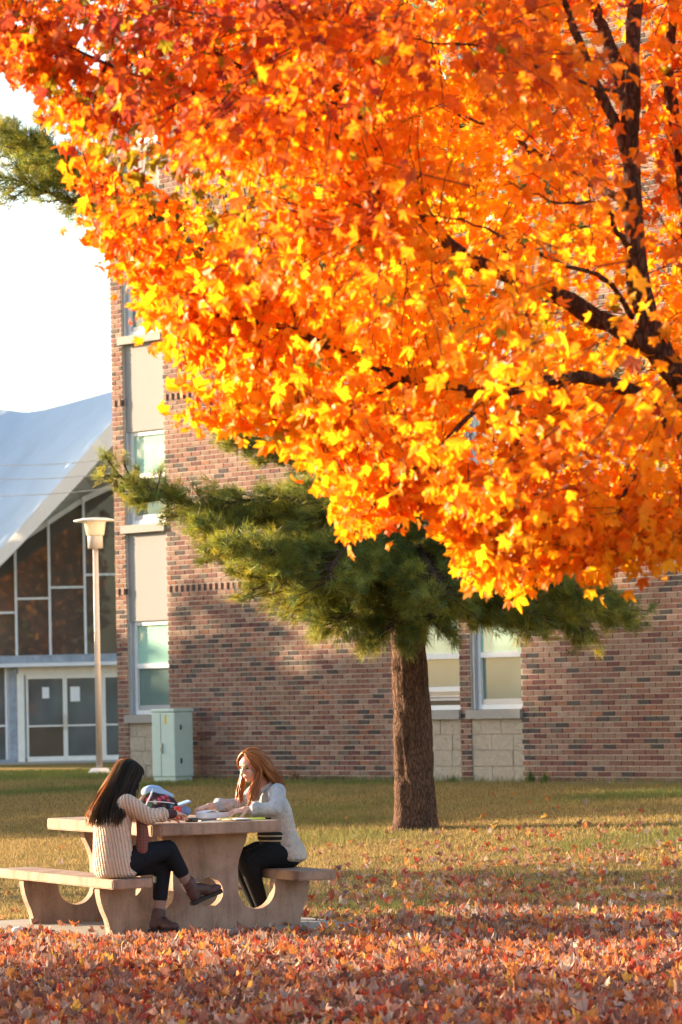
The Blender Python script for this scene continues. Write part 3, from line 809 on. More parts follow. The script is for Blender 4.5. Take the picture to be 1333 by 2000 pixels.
# leaf colour: yellow inside and low, orange, red on the outer upper and near sprays, one green spray
n = len(LP); xi = IW / 2 + FPX * LP[:, 0] / LP[:, 1]; zi = LP[:, 2]
noi = vnoise(LP[:, 0] + .3 * LP[:, 1], LP[:, 2] + .2 * LP[:, 1], .45, 21); noi2 = vnoise(LP[:, 0], LP[:, 2] + LP[:, 1], .16, 22)
red = .05 + .46 * np.clip((zi - 3.75) / .9, 0, 1) * np.clip((.55 - LP[:, 0]) / 1.5, 0.15, 1) + .55 * np.clip((14.75 - LP[:, 1]) / .9, 0, 1) * np.clip((zi - 3.0) / .5, 0, 1) \
      + .30 * np.clip((LP[:, 0] - .6) / .7, 0, 1) * np.clip((zi - 3.1) / .6, 0, 1) - .10 * np.exp(-((zi - 3.55) / .45) ** 2) * np.clip((LP[:, 0] + .9) / .4, 0, 1) + .20 * np.clip((3.25 - zi) / .7, 0, 1) * np.clip((15.6 - LP[:, 1]) / .5, 0, 1) + .22 * np.clip((-.35 - LP[:, 0]) / .4, 0, 1) + .45 * (noi - .5) + .35 * (noi2 - .5) + .13 * rng.normal(size=n)
red = np.clip(red * .84 + .012 + .10 * (rng.random(n) < .12) * 3, 0, 1)
stops = np.array([0, .18, .38, .6, .8, 1.0]); cc = np.array([(.95, .49, .018), (.95, .385, .013), (.92, .275, .011), (.74, .18, .014), (.47, .085, .02), (.31, .042, .042)])
lc = np.stack([np.interp(red, stops, cc[:, k]) for k in range(3)], -1)
gsel = np.exp(-((LP[:, 0] - mp(370, 420)[0]) / .30) ** 2 - ((LP[:, 2] + .55 * (LP[:, 0] - mp(370, 420)[0]) - mp(370, 420)[2]) / .12) ** 2) * np.exp(-((LP[:, 1] - 14.6) / .5) ** 2)
gsel2 = np.exp(-((LP[:, 0] - mp(1190, 690)[0]) / .2) ** 2 - ((LP[:, 2] - mp(1190, 690)[2]) / .1) ** 2) * np.exp(-((LP[:, 1] - 14.8) / .6) ** 2)
gs = (rng.random(n) < np.clip(1.5 * gsel + .8 * gsel2, 0, .9)) | (rng.random(n) < .012 + .10 * np.clip((zi - 3.9) / .6, 0, 1) * np.clip((-.1 - LP[:, 0]) / .6, 0, 1))
lc[gs] = np.array([.30, .26, .02]) * (.7 + .6 * rng.random((gs.sum(), 1)))
lc *= (.88 + .24 * rng.random((n, 1)))
var = rng.integers(0, len(TREE_T), n)
xin = (xi > 20) & (xi < 1313); yv = IH / 2 - FPX * ((LP - np.array([0, 0, CAMZ])) @ CU) / ((LP - np.array([0, 0, CAMZ])) @ CF)
front = np.where(xin & (yv > 10))[0]; front = front[np.argsort(LP[front, 1] - 40 * (LS[front] - .1))][:300]
mask = np.ones(n, bool); mask[front] = False
o = mobj('crown', leaves_mesh('crown', LP[mask] - mroot, Rm[mask], LS[mask], lc[mask], var[mask], TREE_T, M_leaf), maple); tag(o, kind='stuff')
single_leaf_objects('leaf', LP[front] - mroot, Rm[front], LS[front], lc[front], var[front], TREE_T, M_leaf, maple, 18)
V, F = join_arrays(twigs); o = mobj('twigs', mesh_np('twigs', V, F, mat=M_mbark), maple); tag(o, kind='stuff')
print('maple leaves', n)

# ------------------------------------------------------------------ pine tree
PY0 = 36.9; pr = P(812, 1608, PY0); pr[2] = float(gz(pr[0], PY0))
pine = empty('pine_tree', pr); tag(pine, 'long-needled green pine with a straight bare trunk', 'tree')
tp = [pr + (0, 0, -.1), pr + (0, 0, .5), pr + (-.01, 0, 1.2), pr + (-.03, 0, 2.1), pr + (-.03, 0, 3.4), pr + (0, 0, 6), pr + (.05, 0, 9), pr + (.05, 0, 11)]
def trunk_mesh():
    path = smooth_path(tp, 110); V = []; sides = 40; Fq = []
    for i, p in enumerate(path):
        z = p[2] - pr[2]; r = np.interp(z, [-.1, 0, .15, .5, 2.2, 4, 8, 11], [.285, .25, .222, .202, .172, .15, .09, .03])
        a = np.arange(sides) * 2 * math.pi / sides
        ridge = np.array([vnoise(np.array([q * 3.2]), np.array([z * 1.5 + q]), .35, 5)[0] for q in np.cos(a) * 1.7]) + np.array([vnoise(np.array([q * 3.2]), np.array([z * 2.0]), .3, 6)[0] for q in np.sin(a) * 1.9])
        rr = r * (1 + .16 * (ridge - 1))
        V.append(np.stack([p[0] - pr[0] + rr * np.cos(a), p[1] - pr[1] + rr * np.sin(a), np.full(sides, z)], -1))
    for i in range(len(path) - 1):
        for k in range(sides): Fq.append((i * sides + k, i * sides + (k + 1) % sides, (i + 1) * sides + (k + 1) % sides, (i + 1) * sides + k))
    return mesh_np('trunk', np.concatenate(V), np.array(Fq), smooth=True, mat=M_pbark)
mobj('trunk', trunk_mesh(), pine)
def tufts(pos, dirs, nn=24, ln=.145, w=.0065):
    """fans of needles at pos pointing around dirs"""
    n = len(pos); d = np.repeat(dirs, nn, 0) + rng.normal(0, .50, (n * nn, 3)); d /= np.linalg.norm(d, axis=1)[:, None]
    b = np.repeat(pos, nn, 0) + rng.normal(0, .016, (n * nn, 3)); L = ln * (.65 + .5 * rng.random((n * nn, 1)))
    s = np.cross(d, rng.normal(size=(n * nn, 3))); s /= np.linalg.norm(s, axis=1)[:, None] + 1e-9
    tip = b + d * L + np.array([0, 0, -.012])
    V = np.stack([b - s * w * .5, b + s * w * .5, tip], 1).reshape(-1, 3)
    base = np.array([.16, .185, .04]); g = rng.random((n, 1)); c = base * (.65 + .7 * g) + np.array([.13, .09, .01]) * (rng.random((n, 1)) < .42)
    blue = rng.random((n, 1)) < .25; c = np.where(blue, c * np.array([.8, 1.0, 1.6]), c)
    return V, np.arange(len(V)).reshape(-1, 3), np.repeat(np.repeat(c, nn, 0), 3, 0)
def bough(pts, r0=.045, spread=.55, step=.055, dens=1.0, updir=.35, bare=.12, nn=24):
    p = smooth_path(pts, 40); seg = np.linalg.norm(np.diff(p, axis=0), axis=1); L = seg.sum(); cum = np.concatenate([[0], np.cumsum(seg)]) / L
    wood = [tube_arrays(p - pr, np.linspace(r0, .006, 40), 7)]
    nb = int(L / step * dens * 1.35); tpz, tdz = [], []
    for k in range(nb):
        t = bare + (1 - bare) * (k + rng.random()) / nb
        b = np.array([np.interp(t, cum, p[:, q]) for q in range(3)]); b2 = np.array([np.interp(min(1, t + .02), cum, p[:, q]) for q in range(3)])
        ax = b2 - b if t < .98 else p[-1] - p[-2]; ax /= np.linalg.norm(ax) + 1e-9
        side = np.cross(ax, [0, 0, 1.0]); side /= np.linalg.norm(side) + 1e-9; sg = 1 if k % 2 else -1
        prof = spread * (.35 + .65 * math.sin(math.pi * min(1, .25 + .75 * (1 - t)))) * (.6 + .6 * rng.random())
        d = ax * .75 + side * sg * (.75 + .3 * rng.random()) + np.array([0, 0, (rng.random() - .55) * 1.1])
        d /= np.linalg.norm(d); e = b + d * prof + np.array([0, 0, -.05 * prof])
        wood.append(tube_arrays(np.array([b, (b + e) / 2 + (0, 0, -.02), e]) - pr, [.009, .006, .003], 4, cap=False))
        m = max(2, int(prof / .055))
        for q in range(m):
            u = .30 + .70 * (q + 1) / m; tpz.append(b * (1 - u) + e * u + rng.normal(0, .035, 3)); tdz.append(d * .7 + np.array([0, 0, updir]) + rng.normal(0, .35, 3))
    tpz.append(p[-1]); tdz.append(p[-1] - p[-2])
    V, F = join_arrays(wood); bo = mobj('bough', mesh_np('bough', V, F, smooth=True, mat=M_pbark), pine)
    td = np.array(tdz); td /= np.linalg.norm(td, axis=1)[:, None]
    V, F, C = tufts(np.array(tpz) - pr, td, nn)
    o = mobj('needle_foliage', mesh_np('needle_foliage', V, F, C, mat=M_needle), bo); tag(o, kind='stuff')
    return len(F)
Q = lambda px, py, Y=36.9: P(px, py, Y)
nt_ = 0
BO = [
 (dict(spread=.52, dens=1.3, bare=.1), [Q(806, 1030), Q(690, 1005, 36.6), Q(560, 1010, 36.3), Q(430, 1000, 36.1), Q(330, 968, 36), Q(285, 950, 36)]),
 (dict(spread=.42, dens=1.2), [Q(806, 1090), Q(690, 1080, 36.2), Q(580, 1085, 35.7), Q(480, 1060, 35.4), Q(390, 1025, 35.3)]),
 (dict(spread=.5, dens=1.3), [Q(806, 1120), Q(700, 1130, 35.7), Q(600, 1145, 35.0), Q(520, 1130, 34.7)]),
 (dict(spread=.40, dens=1.3, updir=-.1), [Q(806, 1150), Q(740, 1180, 35.8), Q(680, 1205, 35.0), Q(655, 1215, 34.7)]),
 (dict(spread=.38, dens=1.4, updir=-.35), [Q(806, 1150), Q(785, 1185, 35.6), Q(770, 1215, 34.9), Q(760, 1235, 34.7)]),
 (dict(spread=.38, dens=1.4, updir=-.3), [Q(815, 1140), Q(835, 1175, 35.6), Q(840, 1205, 34.9), Q(845, 1215, 34.7)]),
 (dict(spread=.55, dens=1.4), [Q(815, 1080), Q(920, 1110, 36.8), Q(1020, 1135, 36.7), Q(1120, 1160, 36.6), Q(1205, 1185, 36.5)]),
 (dict(spread=.45, dens=1.3), [Q(815, 1120), Q(900, 1150, 35.9), Q(980, 1180, 35.3), Q(1050, 1200, 35.0)]),
 (dict(spread=.34, dens=1.3, updir=-.3), [Q(980, 1170, 36.6), Q(1060, 1185, 36.3), Q(1110, 1205, 36.2), Q(1140, 1232, 36.1)]),
 (dict(spread=.55, dens=1.2), [Q(815, 1060), Q(900, 1080, 37.6), Q(1000, 1100, 38.1), Q(1100, 1120, 38.5)]),
 (dict(spread=.6, dens=1.2), [Q(806, 1060), Q(720, 1050, 37.6), Q(620, 1060, 38.2), Q(540, 1070, 38.6)]),
 (dict(spread=.55, dens=1.1), [Q(808, 960), Q(720, 920, 37.5), Q(620, 895, 38), Q(540, 875, 38.3), Q(480, 860, 38.4)]),
 (dict(spread=.55, dens=1.1), [Q(808, 1010), Q(740, 980, 36), Q(680, 985, 35.3), Q(630, 990, 35)]),
 (dict(spread=.5, dens=1.1), [Q(812, 1000), Q(860, 1010, 36), Q(930, 1050, 35.2), Q(980, 1080, 34.8)]),
 (dict(spread=.5, dens=1.3), [Q(812, 1090), Q(900, 1090, 35.9), Q(990, 1120, 35.4), Q(1090, 1140, 35.2), Q(1150, 1160, 35.1)]),
 (dict(spread=.45, dens=1.3, updir=0), [Q(815, 1140), Q(880, 1160, 36.4), Q(960, 1190, 36.2), Q(1010, 1205, 36.1)]),
 (dict(spread=.5, dens=1.4), [Q(806, 1080), Q(700, 1060, 35.5), Q(600, 1075, 34.9), Q(500, 1070, 34.6), Q(440, 1060, 34.5)]),
 (dict(spread=.42, dens=1.4, updir=-.05), [Q(806, 1140), Q(720, 1160, 36.2), Q(640, 1175, 35.9), Q(585, 1165, 35.7)]),
 (dict(spread=.45, dens=1.3), [Q(806, 1020), Q(720, 1040, 35.4), Q(660, 1090, 34.5), Q(640, 1140, 34.2)]),
 (dict(spread=.45, dens=1.3), [Q(812, 1060), Q(830, 1090, 35.4), Q(860, 1140, 34.4), Q(880, 1165, 34.1)]),
 (dict(spread=.55, dens=1.2), [Q(806, 980), Q(700, 960, 36.3), Q(600, 965, 36), Q(500, 975, 35.8), Q(430, 985, 35.8)]),
 (dict(spread=.62, dens=.95, r0=.06), [Q(812, 620), Q(620, 540, 36.6), Q(430, 470, 36.4), Q(280, 400, 36.2), Q(150, 345, 36.1), Q(50, 290, 36), Q(5, 250, 36)]),
 (dict(spread=.5, dens=1.1, r0=.03), [Q(420, 470, 36.4), Q(330, 430, 36.0), Q(240, 380, 35.8), Q(150, 320, 35.7), Q(90, 270, 35.6)]),
 (dict(spread=.5, dens=1.1, r0=.03), [Q(480, 500, 36.4), Q(380, 480, 36.6), Q(290, 450, 36.8), Q(210, 420, 36.9)]),
 (dict(spread=.42, dens=1.0, r0=.03), [Q(260, 400, 36.2), Q(190, 370, 36.2), Q(120, 330, 36.2), Q(55, 300, 36.2)]),
 (dict(spread=.45, dens=.9, r0=.03), [Q(300, 410, 36.2), Q(210, 405, 36), Q(120, 385, 35.9), Q(40, 355, 35.8), Q(-10, 340, 35.8)]),
 (dict(spread=.4, dens=.8, r0=.03), [Q(180, 360, 36.1), Q(130, 330, 36.4), Q(80, 290, 36.5), Q(20, 255, 36.5)]),
 (dict(spread=.45, dens=.8, r0=.03), [Q(560, 515, 36.6), Q(460, 520, 36.3), Q(380, 530, 36.1), Q(300, 515, 36.0)]),
]
for kw, pts in BO: nt_ += bough(pts, **kw)
# the bare-stemmed tip with a few tufts and old cones
bough([Q(330, 968, 36), Q(280, 950, 36), Q(238, 932, 36), Q(215, 905, 36), Q(203, 882, 36)], .02, .10, .10, 1.0, .3, .25)
bough([Q(238, 932, 36), Q(215, 930, 36), Q(196, 928, 36)], .012, .06, .10, 1.0, .3, .6)
bough([Q(262, 944, 36), Q(248, 918, 36), Q(244, 905, 36)], .01, .07, .09, 1.0, .3, .4)
bough([Q(305, 960, 36), Q(312, 935, 36), Q(315, 920, 36)], .01, .08, .09, 1.0, .3, .4)
M_cone = simple('cone', (.16, .085, .05), .8, .3, 60, .5)
for px, py in ((226, 948), (238, 952)):
    c = Q(px, py, 35.98); bm = bmesh.new(); lathe(bm, [(.004, -.06), (.03, -.05), (.028, -.02), (.034, .01), (.022, .045), (.004, .06)], 9); o = bm_obj('pine_cone', bm, M_cone, pine); o.location = Vector(c - pr)
# upper crown, mostly behind the maple
for k in range(26):
    z = 4.6 + 5.6 * k / 25; az = k * 2.4; L = 2.5 * (1 - (z - 4.6) / 8.5)
    dx, dy = math.cos(az), math.sin(az)
    if dx < -.05: dx *= .35
    s = pr + np.array([0, 0, z]); e = s + np.array([dx * L, dy * L, .35])
    bough([s, (s + e) / 2 + (0, 0, -.05), e], .04, .6, .075, .9, .4, .15, 16)

# ------------------------------------------------------------------ unseen trees and hedge, added outside the left edge to throw shade
def shade_tree(name, q, a, h, cr, z0, n, cols, label, cat, seed, trunk=True, long=None, leaf=.26, boxy=False):
    """q across the sunlight, a towards the sun; ellipsoidal leafy crown"""
    r = np.random.default_rng(seed); c = np.array([SUN_AZ[1] * q + SUN_AZ[0] * a, -SUN_AZ[0] * q + SUN_AZ[1] * a]); c3 = np.array([c[0], c[1], float(gz(c[0], c[1]))])
    root = empty(name, c3); tag(root, label, cat)
    if trunk:
        V, F = tube_arrays(smooth_path([(0, 0, -.1), (.05, 0, h * .3), (0, .05, h * .6), (0, 0, h * .9)], 12), np.linspace(.05 * h ** .7, .02, 12), 9); mobj('trunk', mesh_np('trunk', V, F, smooth=True, mat=M_mbark), root)
    p = r.normal(size=(n, 3)); p /= np.linalg.norm(p, axis=1)[:, None]; p *= (r.random((n, 1)) ** .38)
    if boxy: p = r.uniform(-1, 1, (n, 3))
    elif long is not None: p = np.sign(p) * np.abs(p) ** .65
    lump = 1 + (.05 if boxy else .22) * np.sin(p[:, :1] * 5 + seed) * np.cos(p[:, 2:] * 6) ; p = p * lump
    if long is not None: p = np.stack([p[:, 0] * cr, p[:, 1] * long, p[:, 2]], -1)
    else: p = np.stack([p[:, 0] * cr, p[:, 1] * cr, p[:, 2]], -1)
    p[:, 2] = z0 + (h - z0) * (p[:, 2] + 1) / 2
    ang = math.atan2(-SUN_AZ[0], SUN_AZ[1]) - math.pi / 2
    p[:, :2] = p[:, :2] @ np.array([[math.cos(ang), math.sin(ang)], [-math.sin(ang), math.cos(ang)]])
    R = frames(r.normal(size=(n, 3)) + np.array([0, 0, -.5]), r.normal(size=(n, 3)))
    col = np.array(cols)[r.integers(0, len(cols), n)] * (.7 + .6 * r.random((n, 1)))
    sz = np.full(n, leaf) * r.uniform(.7, 1.3, n)
    T = [(np.array([(0, -.5, 0), (.4, 0, .05), (0, .5, -.05), (-.4, 0, .05)]), np.array([(0, 1, 2), (0, 2, 3)]))]
    V = np.einsum('nij,vj->nvi', R, T[0][0]) * sz[:, None, None] + p[:, None]
    F = (T[0][1][None] + (np.arange(n) * 4)[:, None, None]).reshape(-1, 3)
    o = mobj('crown', mesh_np('crown', V.reshape(-1, 3), F, np.repeat(col, 4, 0), mat=M_shrub), root); tag(o, kind='stuff')
AUT = [(.5, .22, .04), (.42, .14, .03), (.35, .25, .05), (.2, .2, .05)]; GRN = [(.07, .11, .03), (.09, .12, .04), (.12, .13, .04)]
shade_tree('shade_hedge', 12.3, 16.2, 2.3, .7, -.2, 7000, GRN, 'unseen clipped green hedge added outside the left edge to shade the foreground', 'hedge', 3, False, 5.5, .2, True)  # added out of view to keep the near leaf carpet in shade
shade_tree('small_shade_tree', 26.3, 31.0, 5.2, 1.2, .3, 2100, AUT, 'unseen small autumn tree added beyond the left edge to shade the lawn', 'tree', 4, True, 2.2)  # added out of view for the broken shade band behind the table
for k, (q, a, h, lg, w_) in enumerate([(35.3, 46.0, 7.0, 2.4, 'first'), (38.6, 48.0, 9.3, 1.3, 'second'), (40.2, 49.0, 8.5, 1.25, 'third'), (41.7, 50.0, 7.5, 1.25, 'fourth'), (43.3, 50.5, 6.6, 1.25, 'fifth'), (46.8, 52.0, 7.2, 2.4, 'last')]):
    shade_tree('shade_row_tree', q, a, h, 2.2, -.6, 8000, AUT if k % 2 else AUT[1:] + GRN[:1], 'unseen broad autumn tree added for shade, ' + w_ + ' in the row beyond the left edge', 'tree', 10 + k, True, lg, .34)  # row added out of view, heights set by the wanted wall shadow
for k, (q, lb) in enumerate([(75.5, 'unseen tall autumn tree added to shade the hall roof, nearer of two'), (84.5, 'unseen tall autumn tree added to shade the hall roof, farther of two')]):
    shade_tree('tall_shade_tree', q, 77.0, 19.0, 4.5, -1.0, 17000, AUT, lb, 'tree', 30 + k, True, 5.6, .55)  # pair added out of view so the hall roof lies in shade

for k, (x_, y_, h_, lb) in enumerate([(-14.5, 12.0, 13.0, 'orange tree behind the viewer that mirrors in the hall glass, nearer one'), (-17.5, -6.0, 17.0, 'orange tree behind the viewer that mirrors in the hall glass, farther one')]):
    shade_tree('orange_tree', SUN_AZ[1] * x_ - SUN_AZ[0] * y_, SUN_AZ[0] * x_ + SUN_AZ[1] * y_, h_, 3.2, 2.5, 5000, AUT[:2], lb, 'tree', 50 + k, True, None, .42)

# ------------------------------------------------------------------ fallen leaves
def litter():
    X, Y = in_wedge(105000, 16.8, 42.0, .3)
    d = np.stack([X, Y], -1) - TC[:2]; s_ = d @ ES[:2]; l_ = d @ EL[:2]
    nz = vnoise(X, Y, .9, 31) * .6 + vnoise(X, Y, .3, 32) * .4
    Ye = Y + .25 * X + (nz - .5) * 2.2
    k = np.interp(Ye, [16, 23.6, 25.0, 26.4, 28, 30, 32, 34, 36.5, 39, 42], [1, 1, .80, .46, .36, .30, .20, .10, .03, .010, .004])
    right = np.clip((X + .6) / 1.4, 0.0, 1); k = np.where(Y > 26, k * (.12 + .88 * right), k)
    k *= np.where((Y > 26) & (nz < .45), .35, 1)
    under = (np.abs(s_) < 1.05) & (np.abs(l_) < 1.28)
    k = np.where(under, .02, k)
    k = np.where(vnoise(X, Y, .35, 43) < .22, k * .35, k)
    keep = rng.random(len(X)) < k; X, Y = X[keep], Y[keep]; n = len(X)
    deep = np.clip((25 - Y) / 3, 0, 1)
    Z = gz(X, Y) + .008 + .035 * rng.random(n) * (.35 + .65 * deep) + .05 * deep * vnoise(X, Y, .45, 41)
    tip = rng.normal(size=(n, 3)) * np.array([1, 1, .35]); nr = rng.normal(size=(n, 3)) * .55 + np.array([0, 0, 1.0])
    fl = rng.random(n) < .3; nr[fl, 2] *= -1
    R = frames(tip, nr); sz = .05 + .085 * rng.random(n) ** 1.5
    pal = np.array([(.42, .19, .12), (.45, .26, .18), (.42, .30, .25), (.60, .20, .065), (.64, .27, .075), (.50, .09, .045), (.32, .14, .10), (.22, .11, .09), (.52, .41, .34), (.68, .38, .08), (.36, .075, .055)])
    w = np.array([.16, .14, .08, .15, .08, .09, .12, .08, .03, .03, .04]); ci = rng.choice(len(pal), n, p=w)
    col = pal[ci] * (.8 + .4 * rng.random((n, 1))); var = rng.integers(0, len(FALL_T), n)
    pos = np.stack([X, Y, Z], -1)
    xi = IW / 2 + FPX * X / Y; yv = IH / 2 - FPX * ((pos - np.array([0, 0, CAMZ])) @ CU) / ((pos - np.array([0, 0, CAMZ])) @ CF)
    inn = np.where((xi > 15) & (xi < 1318) & (yv < 1985))[0]
    near = inn[np.argsort(Y[inn] - 30 * (sz[inn] - .09) - 22 * (Z[inn] - .03))][:230]
    far = inn[(Y[inn] > 27.5) & (X[inn] > -.4)]; far = far[np.argsort(Y[far])][:70]
    solo = np.concatenate([near, far]); mask = np.ones(n, bool); mask[solo] = False
    o = mobj('leaf_litter', leaves_mesh('leaf_litter', pos[mask], R[mask], sz[mask], col[mask], var[mask], FALL_T, M_litter)); tag(o, 'thick carpet of fallen rust and orange leaves across the foreground', 'leaves', kind='stuff')
    objs, pp = single_leaf_objects('fallen_leaf', pos[solo], R[solo], sz[solo], col[solo], var[solo], FALL_T, M_litter, None, 12)
    for i, (o, c) in enumerate(objs):
        r_, g_, b_ = pp[c]
        nm = 'bright orange' if (r_ > .5 and g_ < .34 and b_ < .12) else 'dark red' if g_ < .12 else 'pale tan' if b_ > .17 else 'yellow' if (b_ < .1 and g_ > .3) else 'rust brown'
        w_ = ['far left', 'left', 'middle', 'right', 'far right'][int(min(4.99, xi[solo[i]] / IW * 5))]
        if i < len(near): tag(o, nm + ' fallen maple leaf in the shaded carpet at the bottom, ' + w_ + ' part', 'leaf', nm + ' leaves in the near shaded carpet')
        else: tag(o, nm + ' fallen maple leaf scattered on the lawn beyond the carpet, ' + w_ + ' part', 'leaf', nm + ' leaves scattered on the lawn')
    print('litter', n)
litter()
for k, (px, hh, lb) in enumerate([(1036, .22, 'left of two dark green weed tufts at the brick wall base'), (1064, .20, 'right of two dark green weed tufts at the brick wall base'), (576, .26, 'dry brown weed growing at the wall base left of the pine'), (884, .12, 'small green weed tuft below the stone blocks')]):
    v_ = ray(px, 1530); t_ = float((WO - np.array([0, 0, CAMZ])) @ WN + .22) / float(v_ @ WN); q_ = np.array([0, 0, CAMZ]) + v_ * t_
    n_ = 60; a_ = rng.random(n_) * 6.283; r_ = .05 * rng.random(n_); B = np.stack([r_ * np.cos(a_), r_ * np.sin(a_), 0 * r_], -1)
    T_ = B + np.stack([np.cos(a_) * .07 * rng.random(n_), np.sin(a_) * .07 * rng.random(n_), hh * (.5 + .5 * rng.random(n_))], -1); D_ = np.stack([-np.sin(a_), np.cos(a_), 0 * a_], -1) * .006
    V = np.stack([B - D_, B + D_, T_], 1).reshape(-1, 3); c_ = np.array([.30, .17, .09] if k == 2 else [.10, .17, .04])
    o = mobj('weed_tuft', mesh_np('weed_tuft', V, np.arange(n_ * 3).reshape(-1, 3), np.repeat(c_ * (.7 + .6 * rng.random((n_, 1))), 3, 0), mat=M_blade)); o.location = (q_[0], q_[1], float(gz(q_[0], q_[1])) - .01); tag(o, lb, 'weed', 'weeds at the wall base')
M_plastic = simple('white_plastic', (.8, .79, .77), .4, .05, 20)
bm = bmesh.new(); bmesh.ops.create_icosphere(bm, subdivisions=3, radius=.05)
for v in bm.verts:
    v.co.z *= .55; v.co *= 1 + .35 * math.sin(v.co.x * 90) * math.cos(v.co.y * 70)
o = bm_obj('plastic_scrap', bm, M_plastic, None, True); q = P(35, 1815, 25.6); o.location = (q[0], 25.6, .03); tag(o, 'crumpled white plastic scrap among leaves left of the bench', 'litter')

# ------------------------------------------------------------------ people
def cap_arrays(p0, p1, r0, r1, seg=18, rings=5):
    p0 = np.asarray(p0, float); p1 = np.asarray(p1, float); ax = p1 - p0; L = np.linalg.norm(ax); ax = ax / (L + 1e-9)
    ref = np.array([0, 0, 1.0]) if abs(ax[2]) < .9 else np.array([1.0, 0, 0]); n = np.cross(ax, ref); n /= np.linalg.norm(n); b = np.cross(ax, n)
    st = []
    for k in range(rings): a = -math.pi / 2 + (k + .35) / rings * math.pi / 2; st.append((p0 + ax * r0 * math.sin(a), r0 * math.cos(a)))
    st.append((p0, r0)); st.append((p1, r1))
    for k in range(rings): a = (k + .65) / rings * math.pi / 2; st.append((p1 + ax * r1 * math.sin(a), r1 * math.cos(a)))
    ang = np.arange(seg) * 2 * math.pi / seg
    V = np.concatenate([c + r * (np.cos(ang)[:, None] * n + np.sin(ang)[:, None] * b) for c, r in st])
    F = []
    for i in range(len(st) - 1):
        for k in range(seg): k2 = (k + 1) % seg; F += [(i * seg + k, i * seg + k2, (i + 1) * seg + k2), (i * seg + k, (i + 1) * seg + k2, (i + 1) * seg + k)]
    c0 = len(V); V = np.vstack([V, p0 - ax * r0, p1 + ax * r1]); m = len(st) - 1
    for k in range(seg): k2 = (k + 1) % seg; F += [(c0, k2, k), (c0 + 1, m * seg + k, m * seg + k2)]
    return V, np.array(F)
def ell_arrays(c, rad, axes=None, seg=24, rings=14):
    V = []; F = []
    for i in range(rings + 1):
        t = math.pi * i / rings
        for k in range(seg):
            a = 2 * math.pi * k / seg; V.append((math.sin(max(t, .02) if t < 1 else min(t, math.pi - .02)) * math.cos(a), math.sin(max(t, .02) if t < 1 else min(t, math.pi - .02)) * math.sin(a), math.cos(t)))
    V = np.array(V) * np.asarray(rad)
    if axes is not None: V = V @ np.asarray(axes)      # rows = world directions of local x,y,z
    V = V + np.asarray(c)
    for i in range(rings):
        for k in range(seg): k2 = (k + 1) % seg; F += [(i * seg + k, (i + 1) * seg + k, (i + 1) * seg + k2), (i * seg + k, (i + 1) * seg + k2, i * seg + k2)]
    n = len(V); V = np.vstack([V, V[:seg].mean(0), V[-seg:].mean(0)])
    for k in range(seg): k2 = (k + 1) % seg; F += [(n, k, k2), (n + 1, rings * seg + k2, rings * seg + k)]
    return V, np.array(F)
def blob(name, parts, voxel, mat, parent, it=6, fac=.5, cut=None, thick=0.0):
    arr = []
    for p in parts:
        if p[0] == 'c': arr.append(cap_arrays(*p[1:]))
        else: arr.append(ell_arrays(*p[1:]))
    V, F = join_arrays(arr); me = mesh_np('tmp', V, F)
    o = bpy.data.objects.new('tmp', me); COL.objects.link(o)
    m = o.modifiers.new('r', 'REMESH'); m.mode = 'VOXEL'; m.voxel_size = voxel
    m = o.modifiers.new('s', 'SMOOTH'); m.iterations = it; m.factor = fac
    dg = bpy.context.evaluated_depsgraph_get(); dg.update()
    out = bpy.data.meshes.new_from_object(o.evaluated_get(dg)); bpy.data.objects.remove(o); bpy.data.meshes.remove(me)
    out.name = name; out.materials.clear(); out.materials.append(mat)
    if cut is not None:
        bm = bmesh.new(); bm.from_mesh(out)
        kill = [f for f in bm.faces if cut(f.calc_center_median())]
        bmesh.ops.delete(bm, geom=kill, context='FACES'); bm.to_mesh(out); bm.free()
    out.polygons.foreach_set('use_smooth', np.ones(len(out.polygons), dtype=bool))
    ob = mobj(name, out, parent)
    if thick:
        m = ob.modifiers.new('t', 'SOLIDIFY'); m.thickness = thick; m.offset = -1
    return ob
def torso(rows, lc, n=16, zr=.055):
    R_ = smooth_path(rows, n); return [('e', (q[0], lc, q[1]), (max(.02, q[2]), max(.02, q[3]), zr), None) for q in R_]
def seq(pts, rads): return [('c', a, b, ra, rb) for a, b, ra, rb in zip(pts[:-1], pts[1:], rads[:-1], rads[1:])]
def unit(v): v = np.asarray(v, float); return v / (np.linalg.norm(v) + 1e-9)
def head_frame(fwd, tilt=0.0):
    f = unit(fwd); r = unit(np.cross(f, [0, 0, 1.0])); u = np.cross(r, f)
    r2 = r * math.cos(tilt) + u * math.sin(tilt); u2 = np.cross(r2, f); return f, r2, u2
def head_parts(c, f, r, u, k=1.0):
    A = np.array([f, r, u]); q = lambda a, b, d: c + k * (f * a + r * b + u * d)
    return [('e', q(-.008, 0, .025), (.096 * k, .074 * k, .090 * k), A), ('e', q(.024, 0, -.045), (.066 * k, .056 * k, .068 * k), A),
            ('e', q(.062, 0, -.088), (.026 * k, .026 * k, .022 * k), A), ('e', q(.055, 0, .035), (.038 * k, .055 * k, .040 * k), A),
            ('c', q(.086, 0, .012), q(.108, 0, -.022), .009 * k, .013 * k), ('e', q(.100, .011, -.027), (.009 * k,) * 3, A), ('e', q(.100, -.011, -.027), (.009 * k,) * 3, A),
            ('e', q(.066, .032, -.022), (.026 * k, .026 * k, .024 * k), A), ('e', q(.066, -.032, -.022), (.026 * k, .026 * k, .024 * k), A),
            ('c', q(.083, .03, .022), q(.083, -.03, .022), .012 * k, .012 * k), ('c', q(.086, .014, -.058), q(.086, -.014, -.058), .010 * k, .010 * k),
            ('e', q(-.01, .076, -.01), (.018 * k, .010 * k, .030 * k), A), ('e', q(-.01, -.076, -.01), (.018 * k, .010 * k, .030 * k), A)]
